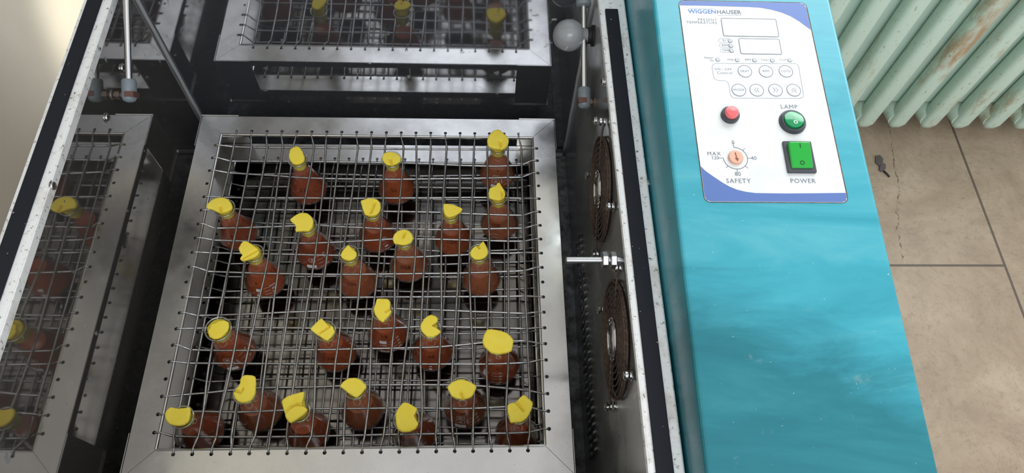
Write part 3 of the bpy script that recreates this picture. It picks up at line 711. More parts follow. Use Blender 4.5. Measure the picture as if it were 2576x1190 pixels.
HOLEIDX = [i for i in range(NW) if i not in (3, 10, 16)]
RC, RH = .00136, .00092
def smooth_pts(pts, sub=3):
    o = []
    for i in range(len(pts)-1):
        p0 = pts[max(i-1,0)]; p1 = pts[i]; p2 = pts[i+1]; p3 = pts[min(i+2, len(pts)-1)]
        for k in range(sub):
            t = k/sub; o.append(.5*((2*p1) + (p2-p0)*t + (2*p0-5*p1+4*p2-p3)*t*t + (3*p1-p0-3*p2+p3)*t**3))
    o.append(pts[-1]); return o
def spring_wire(start, mid, end, inn, zt):
    """hole -> hook over the sheet edge -> coil run -> hook -> hole; inn = inward direction at the start"""
    inn = Vector(inn); s = Vector(start); e = Vector(end)
    mids = smooth_pts([Vector(p) for p in mid], 2)
    a = [s + Vector((0,0,-.006)), s + Vector((0,0,-.0012)), s + inn*.0007 + Vector((0,0,.0012)), s + inn*.0025 + Vector((0,0,.0018)), s + inn*.0065 + Vector((0,0,.0014))]
    z = [e - inn*.0065 + Vector((0,0,.0014)), e - inn*.0025 + Vector((0,0,.0018)), e - inn*.0007 + Vector((0,0,.0012)), e + Vector((0,0,-.0012)), e + Vector((0,0,-.006))]
    def hookline(h, m0):
        d = (m0 - h).length; k = min(.55, .006/max(d, .001)); return h.lerp(m0, k)
    h1 = hookline(a[-1], mids[0]); h2 = hookline(z[0], mids[-1])
    pts = a + [h1, h1.lerp(mids[0], .04)] + mids + [h2.lerp(mids[-1], .04), h2] + z
    rs = [RH]*6 + [RC]*(len(mids)+2) + [RH]*6
    w = MB(); w.tube(pts, rs, 8)
    return rb_(w, 'spring_wire', M['wire'], smooth=True)
ZV, ZH = -.0065, -.0090
for i in range(NW):
    mid = [onz(VW[i][k], VROWS[k], ZV) for k in range(len(VROWS))]
    spring_wire((HXB[i], HB, 0), mid, (HXB[i], HF, 0), (0,-1,0), 0)
for k, i in enumerate(HOLEIDX):
    mid = [onz(x, y, ZH) for x, y in HW[k]]
    mid = [p for p in mid if HL + .014 < p.x < HR - .014]
    sw = spring_wire((HL, HYL[i], 0), mid, (HR, HYL[i], 0), (1,0,0), 0)
    if k == 14:      # this spring is pulled open near its right end so its turns show
        a_, b_ = onz(1235, 973, ZH), onz(1326, 982, ZH); dv = b_ - a_; e1 = dv.normalized(); e2 = Vector((0,0,1)).cross(e1).normalized(); e3 = e1.cross(e2); N = 34*10
        cw = MB(); cw.tube([a_ + dv*(q_/N) + (e2*math.cos(2*PI*q_/10) + e3*math.sin(2*PI*q_/10))*.00165 for q_ in range(N+1)], .00042, 5)
        cw.build('stretched_coil', M['wire'], sw, smooth=True)
rnd = random.Random(3)
for i in range(NW):
    ph = rnd.uniform(0, 6); am = rnd.uniform(.0004, .0022)
    mid = [Vector((HXB[i] + am*math.sin(ph + k*1.1), -.045 - .375*k/8, -.0622)) for k in range(9)]
    spring_wire((HXB[i], HB, -.0625), mid, (HXB[i], HF, -.0625), (0,-1,0), 0)
for i in HOLEIDX:
    ph = rnd.uniform(0, 6); am = rnd.uniform(.0004, .0020)
    mid = [Vector((.046 + .378*k/8, HYL[i] - .0015 + am*math.sin(ph + k*1.1), -.0648)) for k in range(9)]
    spring_wire((HL, HYL[i], -.0625), mid, (HR, HYL[i], -.0625), (1,0,0), 0)

# ================================================================== FLASKS AND PLUGS
ZB = -.0606; HFL = .0795
def base_xy(cx, by, r=.0255, z=ZB):
    """floor position whose projected base circle has centre column cx and lowest row by"""
    def bb(x, y):
        xs = []; ys = []
        for k in range(48):
            a = 2*PI*k/48; d = Vector((x+r*math.cos(a), y+r*math.sin(a), z)) - CAM; q = d.dot(FW)
            xs.append(1288 + FPX*d.dot(RX)/q); ys.append(595 - FPX*d.dot(UY)/q)
        return (min(xs)+max(xs))/2, max(ys)
    p = onz(cx, by-40, z); x, y = p.x, p.y
    for it in range(8):
        f = bb(x, y); h = 1e-4; fx = bb(x+h, y); fy = bb(x, y+h)
        a, b_, c, d = (fx[0]-f[0])/h, (fy[0]-f[0])/h, (fx[1]-f[1])/h, (fy[1]-f[1])/h
        ex, ey = cx-f[0], by-f[1]; det = a*d-b_*c
        x += (ex*d-b_*ey)/det; y += (a*ey-c*ex)/det
    return x, y
def flask_profile(rr):
    nr = rr - .0022
    return [(.0001, .0012), (.019, .0004), (.0228, .0006), (.0248, .0028), (.0255, .0065), (.0250, .0100), (.0228, .0170),
            (.0150+(nr-.0113)*.4, .0420), (nr+.0012, .0535), (nr, .0580), (nr, .0735), (nr+.0006, .0762), (rr, .0778), (rr+.0002, .0788), (rr-.0004, .0795), (nr+.0004, .0792), (nr-.0008, .0775), (nr-.0012, .073)]
def prof_r(prof, z):
    for (r0, z0), (r1, z1) in zip(prof[4:], prof[5:]):
        if z0 <= z <= z1: return r0 + (r1-r0)*(z-z0)/(z1-z0 or 1)
    return prof[9][0]
STROKE = {  # hand lettering, unit cell 0..0.6 x 0..1
 'S': [[(.55,.85),(.4,1),(.15,.95),(.1,.7),(.35,.52),(.5,.35),(.42,.08),(.2,0),(.02,.12)]],
 '0': [[(.3,1),(.1,.85),(.05,.5),(.12,.12),(.3,0),(.5,.15),(.55,.5),(.48,.88),(.3,1)]],
 '9': [[(.52,.7),(.35,.5),(.12,.58),(.12,.88),(.32,1),(.5,.9),(.54,.5),(.45,.1),(.25,0)]],
 '8': [[(.32,.52),(.1,.7),(.15,.95),(.35,1),(.5,.85),(.42,.62),(.2,.4),(.05,.2),(.2,.02),(.42,.05),(.52,.25),(.32,.52)]],
 '5': [[(.52,1),(.15,.97),(.12,.58),(.38,.6),(.54,.35),(.42,.06),(.15,0),(.03,.12)]],
 '4': [[(.2,1),(.05,.4),(.5,.42)],[(.42,.65),(.38,0)]],
 'B': [[(.1,0),(.15,1)],[(.13,.98),(.4,.95),(.42,.68),(.16,.54),(.5,.42),(.5,.1),(.1,0)]],
 '1': [[(.15,.75),(.33,1),(.28,0)]],
 'L': [[(.15,1),(.05,.05),(.5,.12)]],
 '7': [[(.08,.95),(.5,1),(.22,0)],[(.12,.5),(.45,.52)]],
 '~': [[(0,.5),(.15,.8),(.3,.35),(.42,.6),(.55,.3),(.75,.55)],[(.1,.2),(.3,.3),(.5,.1)]]}
def flask_marks(prof, items):
    """returns (white print and glint MB, ink MB) laid on the cone"""
    wh = MB(); ink = MB(); LIFT = .00035
    def put(mb, vs, fs, phi, z, rot=0, sc=1):
        ph0 = math.radians(phi); cr, sr = math.cos(rot), math.sin(rot); r0 = prof_r(prof, z)
        slope = .927                                   # dz per unit length along the cone
        out = []
        for x, y in vs:
            x, y = (x*cr - y*sr)*sc, (x*sr + y*cr)*sc
            zz = min(max(z + y*slope, .0075), .056); r = prof_r(prof, zz) + LIFT; a = ph0 + x/r0
            out.append((r*math.sin(a), -r*math.cos(a), zz + LIFT*.4))
        mb.add(out, fs)
    for it in items:
        k = it[0]
        if k == 'hand':
            _, s, phi, z, h = it; x = -len(s)*.36
            for ch in s:
                for st in STROKE.get(ch, []):
                    pts = [((px_ + x + .04)*h, (py_-.5)*h) for px_, py_ in st]
                    vs, fs = ribbon2d(pts, .00072); put(ink, vs, fs, phi, z)
                x += .74
        elif k == 'text':
            _, s, phi, z, size, rot = it; vs, fs = text_mesh(s, size, 'CENTER', .01); put(wh, vs, fs, phi, z, rot)
        elif k == 'rect':                                # filled panel
            _, phi, z, ww, hh_, rot = it; nx = 6
            vs = [(ww*(i/nx-.5), hh_*(j/3-.5)) for j in range(4) for i in range(nx+1)]
            fs = [(j*(nx+1)+i, j*(nx+1)+i+1, (j+1)*(nx+1)+i+1, (j+1)*(nx+1)+i) for j in range(3) for i in range(nx)]
            put(wh, vs, fs, phi, z, rot)
        elif k == 'frame':
            _, phi, z, ww, hh_, rot = it; pts = rrect(-ww/2, -hh_/2, ww/2, hh_/2, .0012, 3)
            vs, fs = ribbon2d(pts, .00045, True); put(wh, vs, fs, phi, z, rot)
        elif k == 'tick':
            _, phi, z, ww = it; vs, fs = ribbon2d([(ww*(i/6-.5), 0) for i in range(7)], .00042); put(wh, vs, fs, phi, z)
    return wh, ink
def scale_marks(phi, s=('50','40','30','20'), z0=.031, dz=.0062, side=1):
    o = []
    for k, t in enumerate(s):
        z = z0 - dz*k; o += [('tick', phi, z, .0075), ('text', t, phi + side*(20 - k*1.2), z+.0006, .0040, 0)]
    return o
def logo_marks(phi):
    return [('frame', phi, .0300, .0082, .0056, 0), ('text', 'MS', phi, .0300, .0036, 0), ('frame', phi-1, .0225, .0100, .0066, 0), ('text', '50', phi-1, .0222, .0042, 0),
            ('rect', phi-1, .0142, .0130, .0056, 0), ('text', 'GERMANY', phi+21, .0235, .0022, PI/2)]
# rim x,y | body centre x | body lowest y (None: hidden) | rim width px | liquid | printed and written marks, one painted glint | head outline (crop origin + points at 5.95x) | head height
def O(ox, oy, *p): return [(ox + a/5.95, oy + c/5.95) for a, c in p]
FL = [
 (748,398.8,778,520,49, 0, [('hand','51',-2,.031,.0062)],
  O(690,340,(215,300),(235,210),(300,170),(345,160),(390,190),(430,260),(455,330),(440,390),(390,420),(330,435),(270,420),(225,360)), .010,
  'leftmost conical flask of the back row, brown liquid, hand marked 51', 'tall rounded yellow foam plug in the leftmost flask of the back row'),
 (984.8,400.4,999,519,49, 1, [('hand','54',-2,.031,.0062)],
  O(910,350,(300,275),(330,210),(400,188),(490,195),(550,230),(590,280),(575,335),(520,372),(440,388),(370,380),(320,335)), .007,
  'middle conical flask of the back row, brown liquid, hand marked 54', 'round yellow foam plug in the middle flask of the back row'),
 (1252.8,366.4,1250.8,483,44, 2, logo_marks(-6) + scale_marks(30, ('50','40','30'), .028) + [('hand','~',0,.041,.004)],
  O(1160,300,(385,320),(420,230),(480,170),(555,145),(620,190),(690,260),(720,310),(700,380),(660,425),(600,440),(500,430),(410,405)), .016,
  'conical flask in the far right corner of the rack, white printed label facing forward', 'large onion shaped yellow foam plug in the far right corner flask'),
 (1253,493,1255.8,610,44, 2, [('hand','S08',-14,.033,.0054), ('tick',-12,.018,.007), ('tick',-12,.0125,.008), ('text','40',-28,.016,.003,0)],
  O(1160,430,(410,330),(425,260),(480,235),(520,225),(545,180),(575,165),(600,215),(650,290),(665,350),(620,420),(560,437),(470,422),(415,400)), .009,
  'conical flask second from the back along the right side, hand marked S08', 'yellow foam plug with a small horn, second from the back along the right side'),
 (564.7,522,601.7,634,47, 0, [('hand','~',0,.033,.004)],
  O(500,460,(110,330),(180,260),(260,220),(370,215),(440,240),(485,300),(505,360),(480,400),(400,437),(330,452),(260,425),(190,390),(115,380)), .010,
  'rearmost conical flask against the left side of the rack, dark red brown liquid', 'beak shaped yellow foam plug in the rearmost flask of the left side'),
 (770.6,565.5,797,684,47, 0, [('hand','S05',-4,.033,.0056), ('frame',0,.0235,.0078,.0060,0), ('text','ml',0,.0245,.003,0), ('text','50',0,.0215,.0032,0), ('rect',-4,.0132,.0120,.0052,0)] + scale_marks(28, ('50','40','30','20'), .029, .0058),
  O(700,510,(170,245),(260,180),(340,145),(430,150),(490,195),(525,260),(515,340),(460,425),(400,418),(320,422),(250,428),(265,370),(245,320),(190,280)), .010,
  'conical flask in front of the leftmost back row flask, marked S05 over a white label', 'yellow foam plug with two torn points on its left, behind the S05 flask neck'),
 (935.6,528.8,950.8,640.6,48, 1, [('frame',36,.0290,.006,.006,.78), ('rect',36,.0290,.0035,.0035,.78), ('tick',34,.021,.007), ('rect',36,.0160,.005,.0026,0), ('text','50ml',38,.0105,.0042,0)],
  O(860,470,(275,205),(370,175),(450,165),(530,185),(575,240),(582,310),(560,380),(500,425),(420,430),(340,415),(310,330)), .008,
  'conical flask of the second row with a white diamond and 50ml on its right', 'yellow foam plug with a diagonal slit, in the flask printed with a diamond'),
 (1133,533.8,1141,649.7,44, 1, [('hand','S09',-3,.032,.0062)],
  O(1060,480,(330,190),(400,195),(480,205),(560,240),(620,265),(600,310),(540,350),(470,382),(420,392),(365,372),(335,320),(325,260)), .009,
  'conical flask left of the right side column, clearly hand marked S09', 'wedge shaped yellow foam plug pointing right in the flask marked S09'),
 (1014.8,598.7,1030,715.5,52, 2, [('hand','S0B',-3,.033,.0060)],
  O(940,550,(280,310),(300,240),(360,180),(440,160),(530,180),(580,240),(590,300),(555,362),(480,392),(400,388),(310,370)), .007,
  'conical flask at the centre of the rack, pale brown liquid, hand marked S0B', 'wet looking dimpled yellow foam plug in the flask marked S0B'),
 (637,635.5,670,758,48, 1, [('hand','~',-12,.033,.005), ('rect',-6,.0215,.0058,.0048,0), ('text','MS',-6,.0166,.0026,0), ('rect',-6,.0122,.0050,.0048,0)] + scale_marks(22, ('50ml','40','30','20'), .0245, .0050),
  O(570,580,(175,270),(215,190),(250,150),(320,165),(400,220),(470,280),(495,312),(470,362),(400,408),(330,432),(230,452),(195,420),(240,375),(195,320)), .011,
  'second conical flask from the back at the left side, printed 50ml 40 30 20', 'folded yellow foam plug sticking out to the left, in the flask printed 50ml'),
 (877.7,638.7,901.6,759.7,47, 2, [('hand','S04',-8,.033,.0056)],
  O(810,590,(275,300),(320,230),(390,148),(440,200),(520,270),(515,325),(470,372),(400,388),(330,370),(285,335)), .007,
  'conical flask left of the central one, pale brown liquid, hand marked S04', 'yellow foam plug with one upright point in the flask marked S04'),
 (1204.4,635.8,1211,751.4,48, 2, [],
  O(1120,580,(370,330),(400,270),(460,225),(490,232),(510,225),(530,190),(570,155),(600,200),(635,270),(640,350),(600,402),(520,432),(440,428),(385,385)), .008,
  'unmarked conical flask third from the back along the right side, pale brown liquid', 'yellow foam plug with a notch and raised corner, in the unmarked right side flask'),
 (548,826.8,593.7,938,66, 1, [('hand','1',-8,.036,.004)] + [('frame',2,.0285,.0090,.0056,.2), ('text','MS',2,.0285,.0038,.2), ('frame',8,.0205,.0100,.0070,.2), ('text','50',8,.0205,.0044,.2), ('rect',8,.0125,.0130,.0052,.1), ('text','GERMANY',30,.0225,.0022,1.8)] + scale_marks(52, ('50','40','30'), .030, .007),
  O(490,770,(235,270),(300,255),(360,215),(440,210),(505,235),(515,300),(490,370),(430,435),(360,484),(290,497),(220,460),(190,380),(225,330)), .003,
  'wide mouthed conical flask on the left with open glass rim round its plug', 'flat yellow foam plug sunk in the wide open rim of the left flask'),
 (817.2,831.3,847.8,941.4,51, 1, [('hand','L~',0,.033,.005)],
  O(750,770,(175,340),(260,250),(345,175),(400,230),(460,300),(515,290),(550,380),(500,460),(430,522),(350,475),(320,447),(240,400)), .010,
  'conical flask of bright red brown liquid just left of the flask marked 48', 'square cornered yellow foam plug split by a crease, left of the flask marked 48'),
 (961,781.3,976.5,891.4,52, 1, [('hand','48',-2,.0365,.0056), ('rect',-8,.0265,.0085,.0056,0), ('text','LUNE',-8,.0208,.0032,0), ('text','50ml',-4,.0098,.0052,0), ('rect',-6,.0150,.0045,.0022,0)] + scale_marks(26, ('50','40','30','20'), .0275, .0054),
  O(890,720,(325,260),(340,180),(430,185),(510,185),(550,240),(540,330),(570,370),(530,440),(480,490),(430,540),(370,500),(310,410),(295,330)), .008,
  'conical flask marked 48 with a white block logo and graduations', 'tall yellow foam plug pressed deep in the neck of the flask marked 48'),
 (1082,825.5,1087.7,939,51, 1, [('hand','47',2,.0335,.0052), ('rect',-2,.0215,.0032,.0026,0), ('rect',-2,.0165,.0032,.0018,0), ('rect',-2,.0118,.0034,.0030,0)],
  O(1000,760,(345,330),(400,240),(490,185),(560,200),(605,235),(595,300),(505,357),(580,392),(655,440),(600,490),(530,522),(450,522),(370,450),(342,390)), .009,
  'conical flask to the right of the flask marked 48, hand marked 47', 'yellow foam plug cut open like a mouth facing right, in the flask marked 47'),
 (1251.6,867,1255.3,971.4,50, 1, [('hand','~',-4,.038,.004), ('rect',-46,.0215,.0070,.0120,0)] + scale_marks(-14, ('50','40','30','20'), .0295, .0058, 1),  # the single rect is a painted reflection on the glass, not print
  O(1160,800,(320,320),(345,230),(390,165),(480,165),(580,185),(680,215),(740,265),(790,330),(775,420),(760,490),(680,517),(560,537),(460,520),(370,450),(325,390)), .018,
  'fourth conical flask from the back on the right side, under a very large plug', 'largest yellow foam plug, bulging over its flask on the right side'),
 (614.7,989,657.6,1091.4,55, 2, [('hand','L',-14,.034,.005)],
  O(550,920,(325,180),(390,135),(480,140),(550,160),(555,300),(545,420),(490,512),(400,552),(310,552),(240,490),(215,410),(235,365),(300,300),(322,260)), .012,
  'conical flask in the front left area half emptied, pale murky brown, marked L', 'curled yellow foam plug like a comma, standing tall at the front left'),
 (750.6,1034,777.5,1146,56, 1, [],
  O(680,960,(162,290),(230,230),(330,190),(440,160),(512,145),(490,250),(460,345),(565,420),(490,502),(400,562),(300,627),(235,560),(210,470),(190,400)), .012,
  'front row conical flask second from the left, shoulder partly hidden by the front band', 'doubled over yellow foam plug with a deep fold, second from the left in front'),
 (893,977,912.8,1089,56, 2, [],
  O(820,920,(200,305),(260,230),(340,185),(430,178),(520,210),(580,270),(610,320),(570,370),(520,432),(450,485),(420,465),(340,415),(270,355)), .009,
  'unmarked conical flask in the middle of the front with dark brown liquid', 'lemon shaped yellow foam plug in the middle of the front'),
 (1022.3,1054,1046,1149,66, 0, [('rect',-26,.0150,.0120,.0060,.1), ('frame',-24,.0225,.0090,.0050,.1)] + scale_marks(22, ('50','40'), .024, .007),
  O(950,960,(265,470),(310,390),(375,315),(420,305),(500,340),(600,410),(580,450),(540,512),(580,580),(615,630),(570,710),(480,752),(370,757),(300,720),(270,620)), .009,
  'wide mouthed conical flask at the front right of centre, base hidden by the front band', 'big round yellow foam plug with a bite out of its right, at the front'),
 (1160.3,977,1170,1084.7,62, 2, [('hand','~~',-2,.0375,.004)] + logo_marks(-10) + scale_marks(26, ('50','40','30'), .027),
  O(1080,920,(262,320),(330,250),(420,210),(500,203),(590,230),(710,300),(690,370),(640,460),(590,492),(500,502),(400,492),(330,452),(295,390)), .009,
  'wide mouthed conical flask at the front with a white label reading 50', 'fan shaped yellow foam plug pinched at its lower edge, in the labelled front flask'),
 (1304,1039,1299.5,1152,57, 0, [('rect',-34,.0165,.0050,.0110,.5), ('text','80',-30,.0225,.0036,.2)] + scale_marks(4, ('50','40'), .0235, .007),
  O(1200,960,(450,350),(510,320),(580,310),(640,240),(700,185),(760,240),(840,310),(830,380),(800,460),(740,560),(660,607),(560,612),(500,622),(480,540),(455,430)), .013,
  'conical flask in the near right corner of the rack, graduated 50 and 40', 'forked yellow foam plug split by a crease, in the near right corner flask'),
 (457,1049,512.7,1143,58, 0, [],
  O(390,970,(140,450),(160,370),(230,320),(340,345),(430,335),(525,320),(530,420),(500,540),(430,592),(330,607),(210,582),(160,520)), .006,
  'conical flask in the near left corner of the rack, leaning towards the left', 'broad flat yellow foam plug in the near left corner flask'),
]
def resample(poly, n):
    """n points round a closed 2D polygon, starting at the direction +x from its centroid"""
    L = [0]; k = len(poly)
    for i in range(k): L.append(L[-1] + math.dist(poly[i], poly[(i+1) % k]))
    out = []
    for j in range(n):
        s = L[-1]*j/n
        for i in range(k):
            if L[i] <= s <= L[i+1]:
                t = (s-L[i])/((L[i+1]-L[i]) or 1); a, b_ = poly[i], poly[(i+1) % k]
                out.append((a[0]+(b_[0]-a[0])*t, a[1]+(b_[1]-a[1])*t)); break
    return out
CREASE = {1: [(430,300),(450,385)], 2: [(585,330),(605,440)], 3: [(612,300),(628,400)], 4: [(318,350),(325,440)], 6: [(490,235),(470,300),(430,390)],
 8: [(470,200),(440,280)], 9: [(230,425),(330,360),(450,295)], 11: [(488,230),(510,262)], 13: [(320,400),(400,350),(460,308)], 14: [(480,375),(550,330)],
 17: [(235,370),(325,402),(360,350)], 18: [(210,465),(300,390),(390,342),(470,352)], 21: [(497,500),(476,415)], 22: [(585,318),(640,370),(692,435)]}
CORG = {1:(910,350),2:(1160,300),3:(1160,430),4:(500,460),6:(860,470),8:(940,550),9:(570,580),11:(1120,580),13:(750,770),14:(890,720),17:(550,920),18:(680,960),21:(1080,920),22:(1200,960)}
def segdist(p, a, b_):
    dx, dy = b_[0]-a[0], b_[1]-a[1]; t = max(0, min(1, ((p[0]-a[0])*dx+(p[1]-a[1])*dy)/(dx*dx+dy*dy)))
    return math.hypot(p[0]-a[0]-dx*t, p[1]-a[1]-dy*t)
rp = random.Random(11)
for idx, (rx, ry, bx, by, rw, lq, marks, head, hh, lab, plab) in enumerate(FL):
    X, Y = base_xy(bx, by); base = Vector((X, Y, ZB)); rimc = onz(rx, ry, ZB + HFL)
    ax = (rimc - base); ax = ax.normalized()
    dep = (rimc - CAM).dot(FW); rr = max(rw/2*dep/FPX, .0122)
    prof = flask_profile(rr)
    fl = tag(empty('conical_flask', base), lab, 'flask', 'conical flasks of brown liquid held in the spring rack')
    rotm = Vector((0,0,1)).rotation_difference(ax); fl.rotation_mode = 'QUATERNION'; fl.rotation_quaternion = rotm
    w = MB(); w.lathe(prof, 40); w.build('glass_body', M['glass'], fl, smooth=True)
    w = MB(); w.ring(rr - .0006, .00105, Matrix.Translation((0,0,.0787)), 44, 8); w.build('glass_rim', M['rim'], fl, smooth=True)
    zl = (.044, .041, .038)[lq]
    lp = [(.0001, .0026), (.018, .0020), (.0222, .0022), (.0238, .0042), (.0243, .0068), (.0238, .0100), (.0216, .0170)]
    lp = [p for p in lp]
    rl = prof_r(prof, zl) - .0012; lp += [(prof_r(prof, .030)-.0012, .030), (rl, zl), (rl*.96, zl-.0003), (.0001, zl-.0004)]
    w = MB(); w.lathe(lp, 40); w.build('liquid', LIQ[lq], fl, smooth=True, sharp=.9)
    wh, ink = flask_marks(prof, marks)
    if wh.v: wh.build('white_marks', M['flaskwhite'], fl)
    if ink.v: ink.build('marker_writing', M['ink'], fl)
    # ---- foam plug
    NS = 64; ht = hh + .002
    ztop = ZB + HFL + ht
    P3 = [onz(x, y, ztop) for x, y in head]
    cx0 = sum(p.x for p in P3)/len(P3); cy0 = sum(p.y for p in P3)/len(P3)
    pol = [(p.x, p.y) for p in P3]
    ar = sum(pol[i][0]*pol[(i+1) % len(pol)][1]-pol[(i+1) % len(pol)][0]*pol[i][1] for i in range(len(pol)))
    if ar < 0: pol = pol[::-1]
    # start at the vertex nearest the +x direction
    k0 = min(range(len(pol)), key=lambda i: abs(math.atan2(pol[i][1]-cy0, pol[i][0]-cx0)))
    pol = pol[k0:] + pol[:k0]
    rs = resample(pol, NS)
    rs = [((rs[i-1][0]+2*rs[i][0]+rs[(i+1) % NS][0])/4, (rs[i-1][1]+2*rs[i][1]+rs[(i+1) % NS][1])/4) for i in range(NS)]
    nr = rr - .0022 - .0016
    def ringneck(zf, r):
        c = base + ax*zf; return [c + Vector((r*math.cos(2*PI*i/NS), r*math.sin(2*PI*i/NS), 0)) for i in range(NS)]
    rings = [ringneck(.0600, nr*.35), ringneck(.0612, nr*.88), ringneck(.064, nr), ringneck(.0775, nr)]
    rimc2 = base + ax*.0785
    jit = lambda s: rp.uniform(-s, s)
    def headring(sc, z, lerp):
        o = []
        for i in range(NS):
            hx, hy = cx0 + (rs[i][0]-cx0)*sc, cy0 + (rs[i][1]-cy0)*sc
            n = Vector((rimc2.x + nr*1.02*math.cos(2*PI*i/NS), rimc2.y + nr*1.02*math.sin(2*PI*i/NS), 0))
            o.append(Vector((n.x + (hx-n.x)*lerp + jit(.00025)*(sc>.9), n.y + (hy-n.y)*lerp + jit(.00025)*(sc>.9), z)))
        return o
    zr = ZB + HFL
    rings += [headring(1, zr + .0006, 0), headring(.98, zr + ht*.30, .10), headring(.98, zr + ht*.55, .72), headring(1.0, zr + ht*.80, 1), headring(1.0, ztop - .0006, 1), headring(.95, ztop + .0004, 1)] + [headring(q_, ztop + .0007, 1) for q_ in (.87, .79, .71, .63, .55, .47, .39, .31, .23, .15, .08)]
    if idx in CREASE:
        ox, oy = CORG[idx]; cr = [onz(ox + a/5.95, oy + c/5.95, ztop) for a, c in CREASE[idx]]
        for rg in rings[8:]:
            for i, p in enumerate(rg):
                dd = min(segdist((p.x, p.y), (cr[j].x, cr[j].y), (cr[j+1].x, cr[j+1].y)) for j in range(len(cr)-1))
                p.z -= .0042*math.exp(-(dd/.0011)**2)
    w = MB(); vs = [p for r_ in rings for p in r_]; fs = [tuple(range(NS))[::-1]]
    for a in range(len(rings)-1):
        for i in range(NS):
            j = (i+1) % NS; fs.append((a*NS+i, a*NS+j, (a+1)*NS+j, (a+1)*NS+i))
    vs.append(Vector((cx0, cy0, ztop + .0004))); L = len(vs)-1
    for i in range(NS): fs.append(((len(rings)-1)*NS+i, (len(rings)-1)*NS+(i+1) % NS, L))
    w.add(vs, fs); o = w.build('foam_plug', M['foam'], None, smooth=True, sharp=1.0)
    recenter(o, base + ax*.0612); tag(o, plab, 'foam plug', 'yellow foam plugs in the flask necks')

# ================================================================== RADIATOR
RADZ = -.655; p0 = onz(2171.5, 328, RADZ); p1 = onz(2565, 328, RADZ); rpitch = (p1.x - p0.x)/5; ry0 = (p0.y + p1.y)/2
rad = tag(empty('radiator', (p0.x + rpitch*2, ry0 + .06, FZ)), 'old pale green cast iron column radiator with rusty flaking paint', 'radiator')
ro = -Vector((p0.x + rpitch*2, ry0 + .06, FZ))
for k in range(-4, 9):
    cx = p0.x + rpitch*k
    w = MB()
    def col(y, wx, wy, z0, z1):
        n = 20; vs = []; prof = [(.35, z0), (.75, z0+.006), (1, z0+.022), (1, z1-.022), (.7, z1-.004), (.3, z1)]
        for s, z in prof:
            for i in range(n):
                a = 2*PI*i/n; ca, sa = math.cos(a), math.sin(a)
                ex = .62
                vs.append((cx + wx*s*math.copysign(abs(ca)**ex, ca), y + wy*s*math.copysign(abs(sa)**ex, sa), z))
        fs = []
        for r_ in range(len(prof)-1):
            for i in range(n):
                j = (i+1) % n; fs.append((r_*n+i, r_*n+j, (r_+1)*n+j, (r_+1)*n+i))
        fs += [tuple(range(n))[::-1], tuple((len(prof)-1)*n+i for i in range(n))]
        w.add(vs, fs)
    col(ry0 + .018, .0212, .020, RADZ, -.02)
    col(ry0 + .105, .0235, .020, RADZ, -.02)
    w.cur = 0
    # bottom and top headers joining the two columns
    for zc in (RADZ + .030, -.055):
        w.tube([(cx, ry0+.012, zc), (cx, ry0+.062, zc), (cx, ry0+.11, zc)], [.026, .034, .026], 16)
        w.tube([(cx - rpitch/2, ry0+.062, zc), (cx + rpitch/2, ry0+.062, zc)], .020, 14)
    w.cur = 1
    w.box((cx - rpitch*.485, ry0+.040, RADZ+.065), (cx + rpitch*.485, ry0+.048, -.09))
    if k in (-4, 8): w.box((cx-.015, ry0+.04, FZ), (cx+.015, ry0+.085, RADZ+.02))
    o = w.build('radiator_section', [M['radiator'], M['radback']], rad, smooth=True, sharp=.7); o.location = ro

# ================================================================== LIGHT, CAMERA
wd = D.worlds.new('world'); SC.world = wd; wd.use_nodes = True
bg = wd.node_tree.nodes['Background']; bg.inputs['Strength'].default_value = 1.0
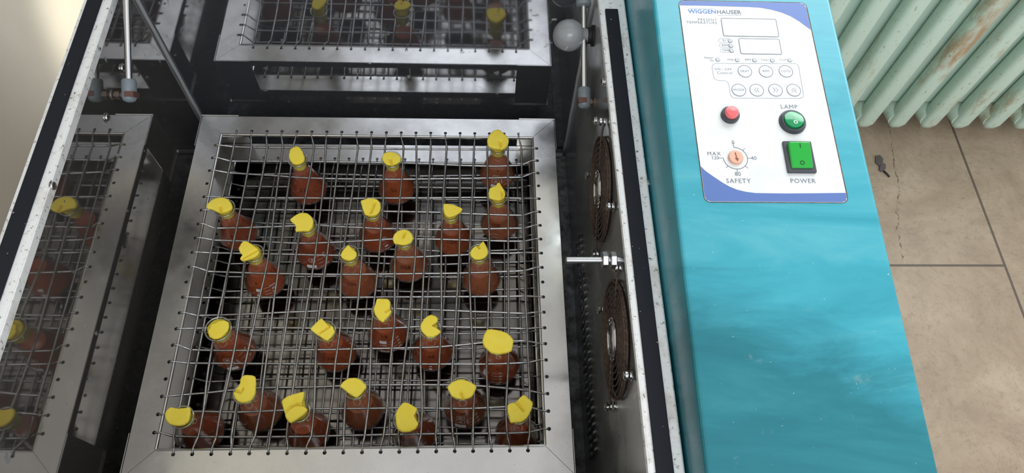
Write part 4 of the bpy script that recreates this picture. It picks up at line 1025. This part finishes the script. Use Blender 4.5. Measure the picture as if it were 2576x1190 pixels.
# daylit room around the machine: windows behind and above the viewer, dimmer towards the far right
wt = wd.node_tree; gtc = wt.nodes.new('ShaderNodeTexCoord'); dot = wt.nodes.new('ShaderNodeVectorMath'); dot.operation = 'DOT_PRODUCT'
dot.inputs[1].default_value = Vector((-.12, -.86, .48)).normalized(); wt.links.new(gtc.outputs['Generated'], dot.inputs[0])
mr = wt.nodes.new('ShaderNodeMapRange'); mr.inputs['From Min'].default_value = -.45; mr.inputs['From Max'].default_value = .75; wt.links.new(dot.outputs['Value'], mr.inputs['Value'])
wr = wt.nodes.new('ShaderNodeValToRGB'); wr.color_ramp.elements[0].color = (.36,.35,.34,1); wr.color_ramp.elements[1].color = (1.12,1.15,1.2,1)
e_ = wr.color_ramp.elements.new(.45); e_.color = (.54,.53,.52,1)
wt.links.new(mr.outputs[0], wr.inputs['Fac']); wt.links.new(wr.outputs['Color'], bg.inputs['Color'])
def area(name, loc, rot, sx, sy, power, col):
    l = D.lights.new(name, 'AREA'); l.shape = 'RECTANGLE'; l.size = sx; l.size_y = sy; l.energy = power; l.color = col
    o = D.objects.new(name, l); COL.objects.link(o); o.location = loc; o.rotation_euler = rot; return o
area('window_daylight', (1.42, WY+.10, 1.17), (-PI/2, 0, 0), 2.3, 1.4, 46, (.92,.97,1.0))
wl = area('window_behind_viewer', (.35, -2.0, 2.35), (0, 0, 0), 2.3, 1.0, 23, (.93,.97,1.0))
wl.rotation_euler = (Vector((.3, -.2, 0)) - wl.location).to_track_quat('-Z', 'Y').to_euler()
tgt = onx(205, 45, -.215)  # spot added in the window opening to lay a light streak on the wall
sb = D.lights.new('wall_streak_spot', 'SPOT'); sb.energy = 300; sb.color = (1, .95, .80); sb.spot_size = math.radians(6.5); sb.spot_blend = 1.0; sb.shadow_soft_size = .03
so = D.objects.new('wall_streak_spot', sb); COL.objects.link(so); so.location = (1.35, WY + .02, 1.55)
so.rotation_euler = (tgt - so.location).to_track_quat('-Z', 'Y').to_euler()
cam = D.cameras.new('camera'); co = D.objects.new('camera', cam); COL.objects.link(co)
cam.sensor_fit = 'HORIZONTAL'; cam.sensor_width = 36; cam.lens = 36*FPX/2576; cam.clip_start = .01
co.matrix_world = Matrix(((RX.x, UY.x, -FW.x, CAM.x), (RX.y, UY.y, -FW.y, CAM.y), (RX.z, UY.z, -FW.z, CAM.z), (0,0,0,1)))
SC.camera = co
vs_ = SC.view_settings; vs_.view_transform = 'Standard'; vs_.look = 'None'; vs_.exposure = .18; vs_.gamma = 1; vs_.use_curve_mapping = False
